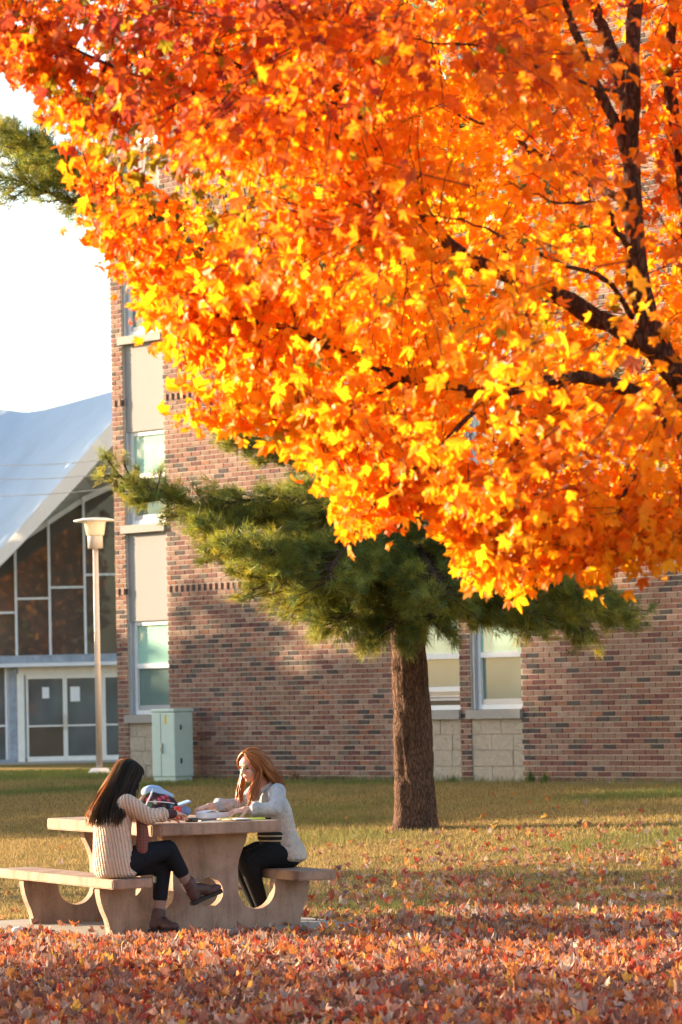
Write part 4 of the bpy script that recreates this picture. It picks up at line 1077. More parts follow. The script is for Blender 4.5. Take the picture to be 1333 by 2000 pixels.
def hand_parts(wrist, knuckle_dir, palm_normal, thumb_side, curl, k=1.0, spread=.12):
    """palm + 4 fingers with two bends + thumb; curl in radians per joint"""
    d = unit(knuckle_dir); n = unit(np.asarray(palm_normal, float) - d * (np.asarray(palm_normal, float) @ d)); t = unit(np.cross(d, n)) * thumb_side
    out = []; base = np.asarray(wrist, float)
    out.append(('e', base + d * .048 * k, (.050 * k, .038 * k, .016 * k), np.array([d, t, n])))
    out.append(('c', base - d * .01, base + d * .03 * k, .024 * k, .026 * k))
    for i, L in enumerate((.072, .080, .075, .060)):
        off = (1.5 - i) * .0205 * k; p = base + d * .085 * k + t * off; dirv = unit(d + t * (1.5 - i) * spread)
        rr = .0088 * k
        for j, fl in enumerate((.45, .32, .25)):
            a = curl * (.6 if j == 0 else 1.0) * 1.0
            dirv = unit(dirv * math.cos(a) + n * math.sin(a)); e = p + dirv * L * fl * k; out.append(('c', p, e, rr, rr * .93)); p = e; rr *= .93
    p = base + d * .02 * k + t * .026 * k; dv = unit(d * .7 + t * .75 + n * .35)
    e = p + dv * .04 * k; out.append(('c', p, e, .012 * k, .0105 * k)); dv = unit(dv * .7 + d * .5 + n * .35); out.append(('c', e, e + dv * .03 * k, .0105 * k, .009 * k))
    return out
def strands(name, roots_fn, n, width, mat, parent, col_fn):
    Vs, Fs, Cs, off = [], [], [], 0
    for i in range(n):
        p = roots_fn(i); m = len(p); T = np.gradient(p, axis=0); T /= np.linalg.norm(T, axis=1)[:, None] + 1e-9
        w = width * (.6 + .8 * rng.random()); sd_ = unit(rng.normal(size=3)); S = np.cross(T, sd_); S /= np.linalg.norm(S, axis=1)[:, None] + 1e-9
        ww_ = w * np.clip(np.minimum(np.linspace(.6, 3, m), np.linspace(2.2, .25, m)), 0, 1)[:, None]
        N2 = np.cross(T, S)
        V = np.stack([p - S * ww_, p + S * ww_, p + N2 * ww_ * .7], 1).reshape(-1, 3)
        F = []
        for k in range(m - 1):
            a = k * 3; b = a + 3
            for q in range(3): F += [(a + q, a + (q + 1) % 3, b + (q + 1) % 3), (a + q, b + (q + 1) % 3, b + q)]
        Vs.append(V); Fs.append(np.array(F) + off); off += len(V); Cs.append(np.tile(col_fn(i), (len(V), 1)))
    return mobj(name, mesh_np(name, np.concatenate(Vs), np.concatenate(Fs), np.concatenate(Cs), smooth=True, mat=mat), parent)
def hair_path(c, f, r, u, az, end, hr, lift, pol0, pol1, jit, m=16, wave=0.0, endtan=(0, 0, -1)):
    f, u = f * math.cos(lift) - u * math.sin(lift), u * math.cos(lift) + f * math.sin(lift)
    """from the crown over the skull at azimuth az (0 = back, + = the right side) then falling to `end`"""
    back = -f; A = []
    for t in np.linspace(0, 1, 8):
        pol = pol0 + (pol1 - pol0) * t; d = back * math.cos(az) + r * math.sin(az)
        A.append(c + u * hr[2] * math.cos(pol) + (f * (d @ f) * hr[0] + r * (d @ r) * hr[1]) * math.sin(pol))
    A = np.array(A); p0 = A[-1]; t0 = unit(A[-1] - A[-2]) * np.linalg.norm(end - p0) * .55; t1 = np.asarray(endtan, float) * np.linalg.norm(end - p0) * .6
    B = []
    for t in np.linspace(0, 1, m)[1:]:
        h0, h1, h2, h3 = 2 * t ** 3 - 3 * t ** 2 + 1, t ** 3 - 2 * t ** 2 + t, -2 * t ** 3 + 3 * t ** 2, t ** 3 - t ** 2
        B.append(p0 * h0 + t0 * h1 + np.asarray(end) * h2 + t1 * h3)
    pth = np.vstack([A, B]); q = np.linspace(0, 1, len(pth))[:, None]
    pth = pth + jit * (0.35 + q) + (wave * np.sin(q * 11 + az * 3) * q) * unit(np.cross(f, u) + f * .4)
    return pth
def skin_mat():
    m, nt, b = new_mat('skin'); n = noise(nt, 30, 3)
    r_ = ramp(nt, n.outputs['Fac'], [(.3, (.56, .30, .215)), (.7, (.66, .38, .28))]); nt.links.new(r_.outputs[0], b.inputs['Base Color'])
    b.inputs['Roughness'].default_value = .5; b.inputs['Subsurface Weight'].default_value = .15; b.inputs['Subsurface Radius'].default_value = (.01, .004, .002); return m
M_skin = skin_mat()
M_hair_d = attr_mat('dark_hair', .34, .1, 20, .5, 0, trans=.5, tgain=(2.6, 1.9, .7))
M_hair_r = attr_mat('auburn_hair', .36, .1, 20, .5, 0, trans=.40, tgain=(1.5, 1.2, .6))
def knit():
    m, nt, b = new_mat('cream_knit'); tc = nt.nodes.new('ShaderNodeTexCoord')
    wv = nt.nodes.new('ShaderNodeTexWave'); wv.bands_direction = 'X'; wv.inputs['Scale'].default_value = 15; wv.inputs['Distortion'].default_value = .8; wv.inputs['Detail'].default_value = 1
    mpp = nt.nodes.new('ShaderNodeMapping'); mpp.inputs['Rotation'].default_value = (0, .18, math.radians(32)); nt.links.new(tc.outputs['Object'], mpp.inputs[0]); nt.links.new(mpp.outputs[0], wv.inputs['Vector'])
    w2 = nt.nodes.new('ShaderNodeTexWave'); w2.bands_direction = 'Z'; w2.inputs['Scale'].default_value = 26; w2.inputs['Distortion'].default_value = 1.5; nt.links.new(tc.outputs['Object'], w2.inputs['Vector'])
    h = nt.nodes.new('ShaderNodeMath'); h.operation = 'MULTIPLY_ADD'; h.inputs[1].default_value = .35; nt.links.new(w2.outputs['Fac'], h.inputs[0]); nt.links.new(wv.outputs['Fac'], h.inputs[2])
    r_ = ramp(nt, h.outputs[0], [(.1, (.44, .31, .235)), (.7, (.66, .50, .40))]); nt.links.new(r_.outputs[0], b.inputs['Base Color'])
    b.inputs['Roughness'].default_value = .95; b.inputs['Specular IOR Level'].default_value = .1; b.inputs['Sheen Weight'].default_value = .15
    bump(nt, b, h.outputs[0], .8, .01); return m
M_knit = knit()
M_navy = simple('navy_denim', (.011, .012, .017), .85, .3, 60, .2, .15)
M_black = simple('black_cloth', (.012, .012, .014), .9, .3, 50, .2, .12)
M_boot = simple('brown_leather', (.075, .036, .033), .55, .3, 40, .2, .35)
M_sole = simple('boot_sole', (.03, .024, .022), .7, .2, 40)
M_sock = simple('taupe_sock', (.24, .155, .13), .95, .15, 90, .5)
M_maroon = simple('maroon_sleeve', (.075, .028, .032), .9, .15, 60, .2)
M_pink = simple('lip', (.50, .16, .14), .5, .05, 50); M_eye = simple('dark_iris', (.03, .02, .015), .2, .05, 50); M_brow = simple('brow', (.16, .08, .04), .9, .1, 80)
M_white_c = simple('white_cotton', (.72, .71, .70), .9, .05, 60, .2)
def plaid():
    m, nt, b = new_mat('plaid_scarf'); tc = nt.nodes.new('ShaderNodeTexCoord')
    c = None
    for d, s_, col in (('X', 16, (.15, .022, .018)), ('Z', 14, (.05, .03, .018)), ('Y', 16, (.025, .015, .015))):
        wv = nt.nodes.new('ShaderNodeTexWave'); wv.bands_direction = d; wv.inputs['Scale'].default_value = s_; wv.inputs['Distortion'].default_value = .5; nt.links.new(tc.outputs['Object'], wv.inputs['Vector'])
        rr = ramp(nt, wv.outputs['Fac'], [(.35, (.03, .018, .016)), (.6, col)])
        c = rr.outputs[0] if c is None else mul(nt, c, rr.outputs[0], 1.0, 'ADD')
    nt.links.new(c, b.inputs['Base Color']); b.inputs['Roughness'].default_value = .95; return m
M_plaid = plaid()
def chambray():
    m, nt, b = new_mat('pale_chambray'); n = noise(nt, 8, 5); n2 = noise(nt, 160, 3)
    sep = nt.nodes.new('ShaderNodeSeparateXYZ'); tc = nt.nodes.new('ShaderNodeTexCoord'); nt.links.new(tc.outputs['Object'], sep.inputs[0])
    mr = nt.nodes.new('ShaderNodeMapRange'); mr.inputs[1].default_value = .74; mr.inputs[2].default_value = .92; nt.links.new(sep.outputs['Z'], mr.inputs[0])
    r1 = ramp(nt, n.outputs['Fac'], [(.3, (.42, .36, .31)), (.7, (.56, .49, .43))]); r2 = ramp(nt, n.outputs['Fac'], [(.3, (.36, .38, .43)), (.7, (.54, .56, .58))])
    mx_ = nt.nodes.new('ShaderNodeMix'); mx_.data_type = 'RGBA'; nt.links.new(mr.outputs[0], mx_.inputs[0]); nt.links.new(r1.outputs[0], mx_.inputs[6]); nt.links.new(r2.outputs[0], mx_.inputs[7])
    nt.links.new(mx_.outputs[2], b.inputs['Base Color']); b.inputs['Roughness'].default_value = .9; b.inputs['Specular IOR Level'].default_value = .1
    nw = noise(nt, 11, 4, .55, dist=2.2); bump(nt, b, nw.outputs['Fac'], .85, .035); return m
M_cham = chambray()
def stripes():
    m, nt, b = new_mat('striped_jersey'); tc = nt.nodes.new('ShaderNodeTexCoord'); wv = nt.nodes.new('ShaderNodeTexWave'); wv.bands_direction = 'Z'; wv.inputs['Scale'].default_value = 9; wv.inputs['Distortion'].default_value = .3
    nt.links.new(tc.outputs['Object'], wv.inputs['Vector']); rr = ramp(nt, wv.outputs['Fac'], [(.75, (.012, .012, .013)), (.85, (.45, .40, .30))]); nt.links.new(rr.outputs[0], b.inputs['Base Color']); b.inputs['Roughness'].default_value = .9; return m
M_strp = stripes()
def face_details(c, f, r, u, parent, k=1.0, lids=False):
    q = lambda a, b, d: c + k * (f * a + r * b + u * d); A = np.array([f, r, u])
    for sgn in (-1, 1):
        V, F = ell_arrays(q(.084, sgn * .031, .003), (.0085 * k, .013 * k, .0045 * k if lids else .007 * k), A, 12, 8); mobj('eye', mesh_np('eye', V, F, smooth=True, mat=M_eye), parent)
        V, F = tube_arrays([q(.094, sgn * .014, .021), q(.094, sgn * .030, .027), q(.082, sgn * .048, .022)], [.003, .0035, .002], 6); mobj('eyebrow', mesh_np('eyebrow', V, F, smooth=True, mat=M_brow), parent)
    V, F = tube_arrays([q(.086, -.021, -.058), q(.0965, -.008, -.0555), q(.0965, .008, -.0555), q(.086, .021, -.058)], [.002, .0055, .0055, .002], 6); V2, F2 = tube_arrays([q(.086, -.018, -.063), q(.095, 0, -.0655), q(.086, .018, -.063)], [.002, .0055, .002], 6)
    V, F = join_arrays([(V, F), (V2, F2)]); mobj('lips', mesh_np('lips', V, F, smooth=True, mat=M_pink), parent)
def boot(parent, ankle, heel, toe, up, cuff, k=1.0):
    ankle, heel, toe, cuff = [np.asarray(x, float) for x in (ankle, heel, toe, cuff)]; d = unit(toe - heel); n = unit(np.asarray(up, float) - d * (np.asarray(up, float) @ d)); s = np.cross(d, n); L = np.linalg.norm(toe - heel)
    h0 = heel + d * .035
    pr_ = [('c', cuff, ankle, .052, .049), ('c', ankle, h0 + n * .045, .049, .044), ('e', h0 + n * .035, (.045, .036, .036), np.array([d, s, n])),
           ('c', ankle + d * .02 - n * .01, heel + d * L * .62 + n * .045, .045, .036), ('e', heel + d * L * .70 + n * .035, (.075, .042, .034), np.array([d, s, n]))]
    b = blob('boot', pr_, .007, M_boot, parent, 5)
    out = []
    prof = [(-.0, .030), (.03, .037), (.08, .034), (.13, .036), (.18, .043), (.22, .040), (.245, .028), (.255, .01)]
    sc = L / .25; bm = bmesh.new(); top = []; bot = []
    for sgn in (1, -1):
        for a, w in (prof if sgn > 0 else prof[::-1]):
            pt = heel + d * (a * sc - .008) + s * w * sgn
            top.append(bm.verts.new(pt + n * .014)); bot.append(bm.verts.new(pt + n * (-.014 if a < .075 else -.008)))
    bm.faces.new(top); bm.faces.new(bot[::-1])
    for i in range(len(top)): j = (i + 1) % len(top); bm.faces.new((top[j], top[i], bot[i], bot[j]))
    bm_obj('sole', bm, M_sole, b)
    lac = []
    for t in np.linspace(.05, .9, 5):
        p = (ankle + d * .055 + n * .02) * (1 - t) + (heel + d * L * .55 + n * .085) * t; lac.append(tube_arrays([p - s * .022, p + n * .006 + d * .006, p + s * .022], .0025, 5))
    V, F = join_arrays(lac); mobj('lace', mesh_np('lace', V, F, smooth=True, mat=M_sole), b)
    return b

# ---- person on the left bench (table coordinates s,l,z)
def rel(o_s, o_l): return lambda s, l, z: np.array([s - o_s, l - o_l, z])
g1 = empty('person', tw(-.72, -.95, 0), TH); tag(g1, 'person with long dark hair in a cream knit cardigan writing, back to the camera', 'person')
L1 = rel(-.72, -.95)
hc = L1(-.648, -.95, 1.118); f1, r1, u1 = head_frame((1, .30, -.28))
rsh, relb, rwri = L1(-.715, -1.105, .935), L1(-.575, -1.135, .842), L1(-.345, -1.02, .848)
lsh, lelb, lwri = L1(-.715, -.795, .935), L1(-.56, -.74, .85), L1(-.36, -.83, .822)
pel, abd, che = L1(-.735, -.95, .512), L1(-.752, -.95, .65), L1(-.745, -.95, .82)
rk, ra = L1(-.375, -1.01, .602), L1(-.222, -.985, .368)
lk, la = L1(-.372, -.905, .492), L1(-.415, -.92, .175)
body = head_parts(hc, f1, r1, u1) + [('c', L1(-.715, -.95, .95), hc - u1 * .06 - f1 * .015, .052, .048), ('e', che, (.095, .145, .15), None), ('e', abd, (.09, .125, .13), None), ('e', pel, (.115, .155, .095), None),
   ('c', L1(-.72, -1.08, .925), L1(-.72, -.82, .925), .05, .05)]
body += seq([rsh, relb, rwri], [.045, .038, .026]) + seq([lsh, lelb, lwri], [.045, .038, .026])
body += hand_parts(rwri + unit(rwri - relb) * .01, rwri - relb + np.array([.05, .03, -.02]), (.1, .25, -1), 1, .62) + hand_parts(lwri + unit(lwri - lelb) * .01, lwri - lelb, (.1, -.2, -1), -1, .55)
body += seq([L1(-.74, -1.03, .50), rk, ra], [.075, .05, .036]) + seq([L1(-.74, -.87, .495), lk, la], [.075, .05, .036])
blob('body', body, .0055, M_skin, g1, 4)
face_details(hc, f1, r1, u1, g1)
card = torso([(-.028, .455, .15, .18), (-.032, .53, .155, .185), (-.045, .62, .138, .172), (-.048, .72, .130, .168), (-.038, .82, .128, .172), (-.018, .895, .112, .165), (.002, .945, .08, .11), (.016, .975, .06, .068)], 0.0, 20)
card += [('e', pel + np.array([.05, -.04, .02]), (.115, .12, .09), None), ('c', L1(-.725, -1.085, .922), L1(-.725, -.815, .922), .068, .068)]
cuffR = relb * .40 + rwri * .60; cuffL = lelb * .22 + lwri * .78
card += seq([rsh, relb, cuffR], [.068, .060, .045]) + seq([lsh, lelb, cuffL], [.068, .060, .045])
cd = blob('cardigan', card, .009, M_knit, g1, 7)
for cu, dr in ((cuffR, rwri - relb), (cuffL, lwri - lelb)):
    dr = unit(dr); V, F = tube_arrays([cu - dr * .035, cu - dr * .03, cu - dr * .015, cu + dr * .012, cu + dr * .018], [.046, .053, .054, .052, .045], 18); mobj('rolled_cuff', mesh_np('rolled_cuff', V, F, smooth=True, mat=M_knit), cd)
for e_, w_ in ((relb, rwri), (lelb, lwri)):
    d = unit(w_ - e_); blob('undersleeve', [('c', e_ * .48 + w_ * .52, w_ + d * .012, .036, .033)], .005, M_maroon, g1, 3)
leg = seq([L1(-.735, -1.03, .505), L1(-.55, -1.02, .572), rk, rk * .66 + ra * .34, rk * .3 + ra * .7], [.098, .088, .066, .060, .052]) + seq([L1(-.735, -.87, .495), L1(-.55, -.885, .50), lk, lk * .6 + la * .4, lk * .30 + la * .70], [.092, .085, .064, .058, .053])
leg += [('e', pel + np.array([.02, 0, -.01]), (.13, .165, .09), None)]
blob('trousers', leg, .008, M_navy, g1, 5)
blob('sock', seq([rk * .35 + ra * .65, ra + np.array([.012, 0, -.03])], [.044, .042]), .006, M_sock, g1, 3); blob('sock', seq([lk * .35 + la * .65, la + np.array([0, 0, -.03])], [.043, .042]), .006, M_sock, g1, 3)
boot(g1, L1(-.195, -.98, .318), L1(-.185, -.98, .214), L1(.048, -.985, .292), (-.35, 0, 1), L1(-.215, -.984, .362))
boot(g1, L1(-.425, -.92, .105), L1(-.462, -.885, .028), L1(-.335, -1.075, .028), (0, 0, 1), L1(-.417, -.92, .155))
# scarf: loop round the neck and two hanging ends
sc_ = [('c', L1(-.66, -1.0, .965), L1(-.63, -.95, .945), .032, .036), ('c', L1(-.63, -.95, .945), L1(-.66, -.89, .965), .036, .032), ('c', L1(-.66, -1.0, .965), L1(-.72, -1.03, .985), .032, .03), ('c', L1(-.66, -.89, .965), L1(-.72, -.87, .985), .032, .03)]
blob('scarf', sc_ + seq([L1(-.645, -1.03, .94), L1(-.60, -1.07, .82), L1(-.595, -1.08, .70), L1(-.60, -1.075, .61)], [.03, .034, .04, .044]) + seq([L1(-.60, -.99, .93), L1(-.565, -1.01, .80), L1(-.56, -1.02, .70), L1(-.565, -1.02, .60)], [.03, .034, .038, .042]), .008, M_plaid, g1, 4)
LASTAZ = [0.0]
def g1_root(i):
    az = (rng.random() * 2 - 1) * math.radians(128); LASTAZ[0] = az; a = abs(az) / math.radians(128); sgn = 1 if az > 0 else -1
    # end points: back -> tail behind the shoulder blades, sides -> in front of / over the shoulder
    eb = L1(-.945, -.95, .80); es_ = L1(-.80 if sgn > 0 else -.84, -1.13 if sgn > 0 else -.80, .79); ef = L1(-.665, -1.055 if sgn > 0 else -.85, .93)
    if a < .6: t = a / .6; end = eb * (1 - t) + es_ * t
    else: t = (a - .6) / .4; end = es_ * (1 - t) + ef * t
    end = end + rng.normal(0, .012, 3) + np.array([.02 * rng.random(), 0, .05 * rng.random() ** 2])
    lay = rng.random() ** 2 * .014
    return hair_path(hc + u1 * .012, f1, r1, u1, az, end, (.112 - lay, .092 - lay, .108 - lay), .35, math.radians(3 + 25 * rng.random()), math.radians(96 + 8 * rng.random()), rng.normal(0, .0055, 3), wave=.006 * rng.random())
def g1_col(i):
    backlight = 1 + 10 * math.exp(-((LASTAZ[0] + .3) / .55) ** 2)  # strands lightened on the sun side: golden backlight put into their colour
    return backlight * np.array([.034, .022, .010]) * (.5 + .9 * rng.random()) + np.array([.08, .035, .008]) * (rng.random() < .15)
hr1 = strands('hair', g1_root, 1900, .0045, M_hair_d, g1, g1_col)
def fringe(i):
    y = (rng.random() * 2 - 1) * .058; t = np.linspace(0, 1, 10)[:, None]
    p0 = hc + u1 * .105 + r1 * y * .6 - f1 * .02; p1 = hc + f1 * .09 + u1 * .10 + r1 * y; p2 = hc + f1 * (.108 - 4 * y * y) + u1 * (.030 + .015 * rng.random()) + r1 * y * 1.1
    return p0 * (1 - t) ** 2 + 2 * p1 * t * (1 - t) + p2 * t ** 2 + rng.normal(0, .002, 3)
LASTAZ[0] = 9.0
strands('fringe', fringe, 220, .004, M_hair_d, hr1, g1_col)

# ---- person on the right bench
g2 = empty('person', tw(.72, -.50, 0), TH); tag(g2, 'person with long auburn hair in a pale denim shirt leafing through a book', 'person')
L2 = rel(.72, -.50)
hc2 = L2(.512, -.505, 1.158); f2, r2, u2 = head_frame((-1, -.34, -.30), .03)
nsh, nelb, nwri = L2(.635, -.665, .965), L2(.575, -.735, .842), L2(.425, -.625, .845)
fsh, felb, fwri = L2(.615, -.345, .965), L2(.49, -.27, .86), L2(.285, -.29, .868)
pel2, abd2, che2 = L2(.725, -.50, .515), L2(.705, -.50, .67), L2(.665, -.50, .84)
k1, a1 = L2(.425, -.575, .475), L2(.555, -.545, .13); k2, a2 = L2(.43, -.425, .475), L2(.56, -.445, .13)
nd = np.array([-.125, .05, -.012]); fd = np.array([-.11, -.02, -.01])
body = head_parts(hc2, f2, r2, u2) + [('c', L2(.625, -.50, .97), hc2 - u2 * .06 - f2 * .012, .052, .047), ('e', che2, (.10, .15, .155), None), ('e', abd2, (.095, .13, .13), None), ('e', pel2, (.12, .155, .10), None), ('c', L2(.635, -.63, .955), L2(.625, -.37, .955), .05, .05)]
body += seq([nsh, nelb, nwri], [.045, .038, .026]) + seq([fsh, felb, fwri], [.045, .038, .026])
body += hand_parts(nwri, nd, (.05, .35, -1), 1, .30, 1.0, .16) + hand_parts(fwri, fd, (-.35, 0, -1), -1, .50, 1.0, .14)
body += seq([L2(.74, -.58, .50), k1, a1], [.075, .05, .036]) + seq([L2(.74, -.42, .50), k2, a2], [.075, .05, .036])
blob('body', body, .0055, M_skin, g2, 4)
face_details(hc2, f2, r2, u2, g2, 1.0, True)
blob('striped_top', [('e', che2, (.112, .155, .14), None), ('e', abd2 + np.array([-.03, 0, -.02]), (.115, .148, .14), None), ('e', pel2 + np.array([-.06, 0, .05]), (.10, .15, .08), None)], .009, M_strp, g2, 5)
blob('undershirt', [('e', che2 + np.array([-.012, 0, .05]), (.108, .10, .115), None)], .008, M_white_c, g2, 4, cut=lambda c: c.x > -.06)
def open_front(c):
    z = c.z; y = c.y; x = c.x
    half = np.interp(z, [.40, .50, .62, .80, .95, 1.05], [.16, .13, .085, .055, .05, .06])
    return (x < np.interp(z, [.4, .62, .66, .80, 1.0], [-.10, -.075, -.10, -.095, -.075])) and abs(y + .01) < half and z > .40 and x > -.30
jk = torso([(.042, .485, .150, .200), (.036, .54, .150, .192), (.010, .62, .130, .166), (-.014, .72, .122, .160), (-.037, .82, .122, .166), (-.062, .895, .110, .162), (-.08, .945, .088, .12), (-.092, .985, .066, .072)], 0.0, 20) + [('c', L2(.64, -.64, .942), L2(.63, -.36, .942), .070, .070)]
cfN = nelb * .25 + nwri * .75; cfF = felb * .25 + fwri * .75
jk_t = blob('denim_shirt', jk, .009, M_cham, g2, 6, cut=open_front, thick=.006)
for nm_, a, b, c_ in (('sleeve', nsh, nelb, cfN), ('sleeve', fsh, felb, cfF)):
    s_o = blob(nm_, seq([a, (a + b) / 2 + np.array([.01, 0, 0]), b, c_], [.064, .056, .055, .047]), .008, M_cham, jk_t, 4)
for cu, dr in ((cfN, nwri - nelb), (cfF, fwri - felb)):
    dr = unit(dr); V, F = tube_arrays([cu - dr * .03, cu - dr * .025, cu - dr * .008, cu + dr * .016, cu + dr * .022], [.049, .056, .058, .055, .046], 18); V = V + rng.normal(0, .0018, V.shape); mobj('rolled_cuff', mesh_np('rolled_cuff', V, F, smooth=True, mat=M_cham), jk_t)
# collar
for sgn in (-1, 1):
    pts = [L2(.665, -.5 + sgn * .05, 1.03), L2(.60, -.5 + sgn * .082, 1.005), L2(.545, -.5 + sgn * .065, .96), L2(.525, -.5 + sgn * .05, .90)]
    V, F = tube_arrays(smooth_path(pts, 12), np.linspace(.02, .012, 12), 8); mobj('collar', mesh_np('collar', V, F, smooth=True, mat=M_cham), jk_t)
blob('trousers', seq([L2(.75, -.58, .505), L2(.58, -.58, .51), k1, k1 * .6 + a1 * .4, a1], [.102, .096, .074, .064, .048]) + seq([L2(.75, -.42, .505), L2(.58, -.42, .51), k2, k2 * .6 + a2 * .4, a2], [.102, .096, .074, .064, .048]) + [('e', pel2 + np.array([.02, 0, -.01]), (.145, .18, .092), None)], .008, M_black, g2, 5)
boot(g2, L2(.56, -.545, .10), L2(.60, -.545, .028), L2(.36, -.56, .028), (0, 0, 1), L2(.556, -.545, .15)); boot(g2, L2(.565, -.445, .10), L2(.605, -.445, .028), L2(.365, -.44, .028), (0, 0, 1), L2(.56, -.445, .15))
def g2_root(i):
    az = (rng.random() * 2 - 1) * math.radians(118); a = abs(az) / math.radians(118); near = az < 0       # r2 points away from the camera side
    eb = L2(.705, -.52, .955); es_ = L2(.69, -.635, .945) if near else L2(.66, -.38, .96); ef = (L2(.455, -.60, .885) if near else L2(.435, -.44, .90))
    if a < .62: t = a / .62; end = eb * (1 - t) + es_ * t
    elif a < .8: t = (a - .62) / .18; end = es_ * (1 - t) + (L2(.66, -.64, .97) if near else L2(.62, -.37, .96)) * t
    else: end = ef
    end = end + rng.normal(0, .012, 3) + np.array([0, 0, .05 * rng.random() ** 2])
    lay = rng.random() ** 2 * .014
    return hair_path(hc2 + u2 * .012, f2, r2, u2, az, end, (.116 - lay, .096 - lay, .112 - lay), .50, math.radians(3 + 25 * rng.random()), math.radians(92 + 10 * rng.random()), rng.normal(0, .0065, 3), wave=.012 * rng.random())
def g2_col(i): return np.array([.40, .155, .045]) * (.6 + .8 * rng.random()) + np.array([.16, .11, .05]) * (rng.random() < .25)
strands('hair', g2_root, 1900, .0045, M_hair_r, g2, g2_col)

# ------------------------------------------------------------------ things on the table
def floral():
    m, nt, b = new_mat('floral_print'); tc = nt.nodes.new('ShaderNodeTexCoord')
    v = nt.nodes.new('ShaderNodeTexVoronoi'); v.inputs['Scale'].default_value = 24; nt.links.new(tc.outputs['Object'], v.inputs['Vector'])
    sepc = nt.nodes.new('ShaderNodeSeparateColor'); nt.links.new(v.outputs['Color'], sepc.inputs[0])
    rr = ramp(nt, sepc.outputs[0], [(.0, (.05, .04, .05)), (.22, (.55, .08, .12)), (.38, (.60, .52, .45)), (.52, (.10, .20, .10)), (.64, (.60, .22, .06)), (.76, (.10, .25, .32)), (.88, (.55, .20, .30))]); rr.color_ramp.interpolation = 'CONSTANT'
    g = ramp(nt, v.outputs['Distance'], [(.25, (1, 1, 1)), (.55, (.12, .10, .12))])
    nt.links.new(mul(nt, rr.outputs[0], g.outputs[0]), b.inputs['Base Color']); b.inputs['Roughness'].default_value = .85; return m
M_flo = floral(); M_blue = simple('light_blue_cloth', (.30, .43, .62), .85, .1, 30, .3); M_denim = simple('blue_denim', (.14, .22, .40), .9, .25, 50, .3); M_red = simple('red_plastic', (.62, .05, .03), .25, .05, 20, spec=.5)
M_page = simple('page_block', (.74, .73, .76), .8, .05, 200); M_tan = simple('kraft_cover', (.45, .33, .20), .8, .1, 40); M_neon = simple('neon_yellow', (.72, .78, .06), .5, .05, 20); M_blk = simple('black_plastic', (.02, .02, .022), .35, .1, 30)
def tobj(name, s, l, rz, label, cat, z=TZ):
    o = empty(name, tw(s, l, z + .001), TH + rz); tag(o, label, cat); return o
bag = tobj('backpack', -.075, -.12, .1, 'floral print backpack with light blue top flap lying on the table', 'backpack')
blob('bag_body', [('e', (0, 0, .095), (.155, .09, .095), None), ('e', (-.05, 0, .105), (.105, .085, .10), None), ('e', (.06, 0, .09), (.10, .085, .085), None), ('c', (-.10, 0, .06), (.11, 0, .055), .06, .055)], .008, M_flo, bag, 5)
fp = blob('top_flap', [('c', (-.06, .02, .20), (.075, .02, .175), .045, .035), ('e', (-.02, .04, .20), (.09, .06, .052), None), ('e', (.09, .03, .165), (.06, .05, .03), None)], .008, M_blue, bag, 5)
V, F = tube_arrays(smooth_path([(-.15, -.06, .05), (-.13, -.075, .12), (-.085, -.06, .185), (-.05, -.02, .222)], 14), .006, 8); mobj('strap', mesh_np('strap', V, F, smooth=True, mat=M_white_c), bag)
V, F = tube_arrays(smooth_path([(-.11, -.075, .135), (0, -.088, .128), (.09, -.075, .115), (.14, -.03, .10)], 14), .004, 6); mobj('zip', mesh_np('zip', V, F, smooth=True, mat=M_white), bag)
db = tobj('denim_bag', .125, -.05, -.1, 'slumped dark blue denim bag between the backpack and the book', 'bag')
blob('pouch', [('e', (0, 0, .045), (.085, .06, .046), None), ('c', (-.05, 0, .04), (.06, .02, .05), .04, .035)], .007, M_denim, db, 4)
bm = bmesh.new(); add_box(bm, -.055, .06, -.02, .045, .0, .014, .005); fo = bm_obj('flap', bm, M_blue, db); fo.location = (.03, 0, .098); fo.rotation_euler = (.15, -.30, .1)
rd = tobj('tumbler', -.005, -.33, 0, 'small shiny red tumbler in front of the floral backpack', 'cup')
lat('cup', [(.022, .0), (.026, .004), (.030, .075), (.031, .085)], M_red, rd); lat('lid', [(.032, .0855), (.032, .093), (.026, .098), (.0001, .10)], M_red, rd)
bk_ = tobj('textbook', .235, -.40, .12, 'thick white textbook held open by the auburn-haired person', 'book')
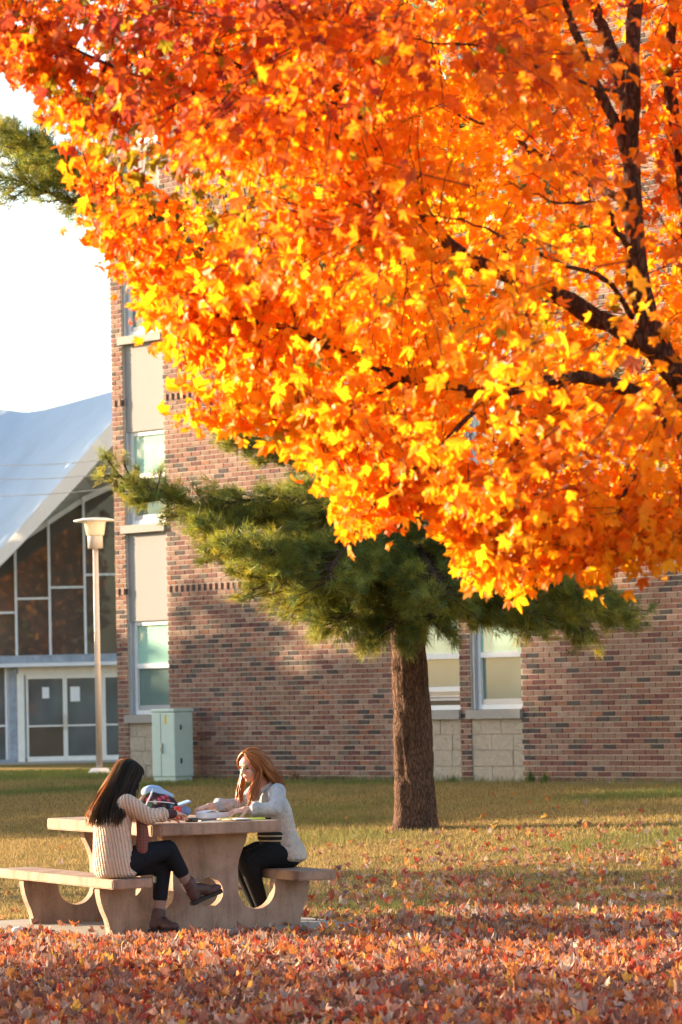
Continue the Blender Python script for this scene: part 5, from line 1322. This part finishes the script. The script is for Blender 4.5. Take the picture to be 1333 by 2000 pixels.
box('cover', -.105, .105, -.075, .075, 0, .006, M_tan, bk_, .001); bm = bmesh.new(); add_box(bm, -.10, .10, -.07, .07, .0065, .048, .006); bm_obj('page_block', bm, M_page, bk_)
bm = bmesh.new()
g_ = [[bm.verts.new((-.10 + .20 * i / 8, -.07 + .14 * j / 2, .0485 + .016 * math.sin(math.pi * i / 8) * (1 if i < 5 else .7))) for j in range(3)] for i in range(9)]
for i in range(8):
    for j in range(2): bm.faces.new((g_[i][j], g_[i + 1][j], g_[i + 1][j + 1], g_[i][j + 1]))
o = bm_obj('open_page', bm, M_page, bk_, True)
for k, (s, l, rz, w, h, mt, lb, ct, nm) in enumerate([(.06, -.74, .15, .215, .28, M_paper, 'sheet of white paper under the writing hand', 'paper', 'paper_sheet'), (.30, -.72, -.2, .215, .28, M_paper, 'sheet of white paper in front of the open book', 'paper', 'paper_sheet'), (.20, -.86, .3, .15, .21, M_tan, 'tan notebook lying near the table end', 'notebook', 'notebook')]):
    o = tobj(nm, s, l, rz, lb, ct, TZ + .002 * k); box('cover' if nm == 'notebook' else 'sheet', -w / 2, w / 2, -h / 2, h / 2, 0, .0015 if nm != 'notebook' else .007, mt, o)
    if nm == 'notebook': box('pages', -w / 2 + .003, w / 2 - .003, -h / 2 + .003, h / 2 - .003, .0072, .011, M_page, o)
o = tobj('sticky_pad', .40, -.80, .1, 'neon yellow note pad by the near edge of the table', 'note pad'); box('pad', -.055, .055, -.04, .04, 0, .012, M_neon, o, .001)
for s, l, rz, mt, lb in ((.13, -.90, .4, M_yel, 'yellow pencil resting on the tan notebook'), (.02, -.88, -.3, M_blk, 'black pen lying beside the white paper')):
    o = tobj('pencil' if mt is M_yel else 'pen', s, l, rz, lb, 'pencil' if mt is M_yel else 'pen', TZ + (.017 if mt is M_yel else .006)); V, F = tube_arrays([(-.075, 0, .003), (.06, 0, .003), (.078, 0, .003)], [.0045, .0045, .0008], 7); mobj('barrel', mesh_np('barrel', V, F, mat=mt), o)
o = tobj('phone_case', -.10, -.80, .6, 'small black case beside the writing hand', 'case'); box('shell', -.045, .045, -.03, .03, 0, .03, M_blk, o, .008)
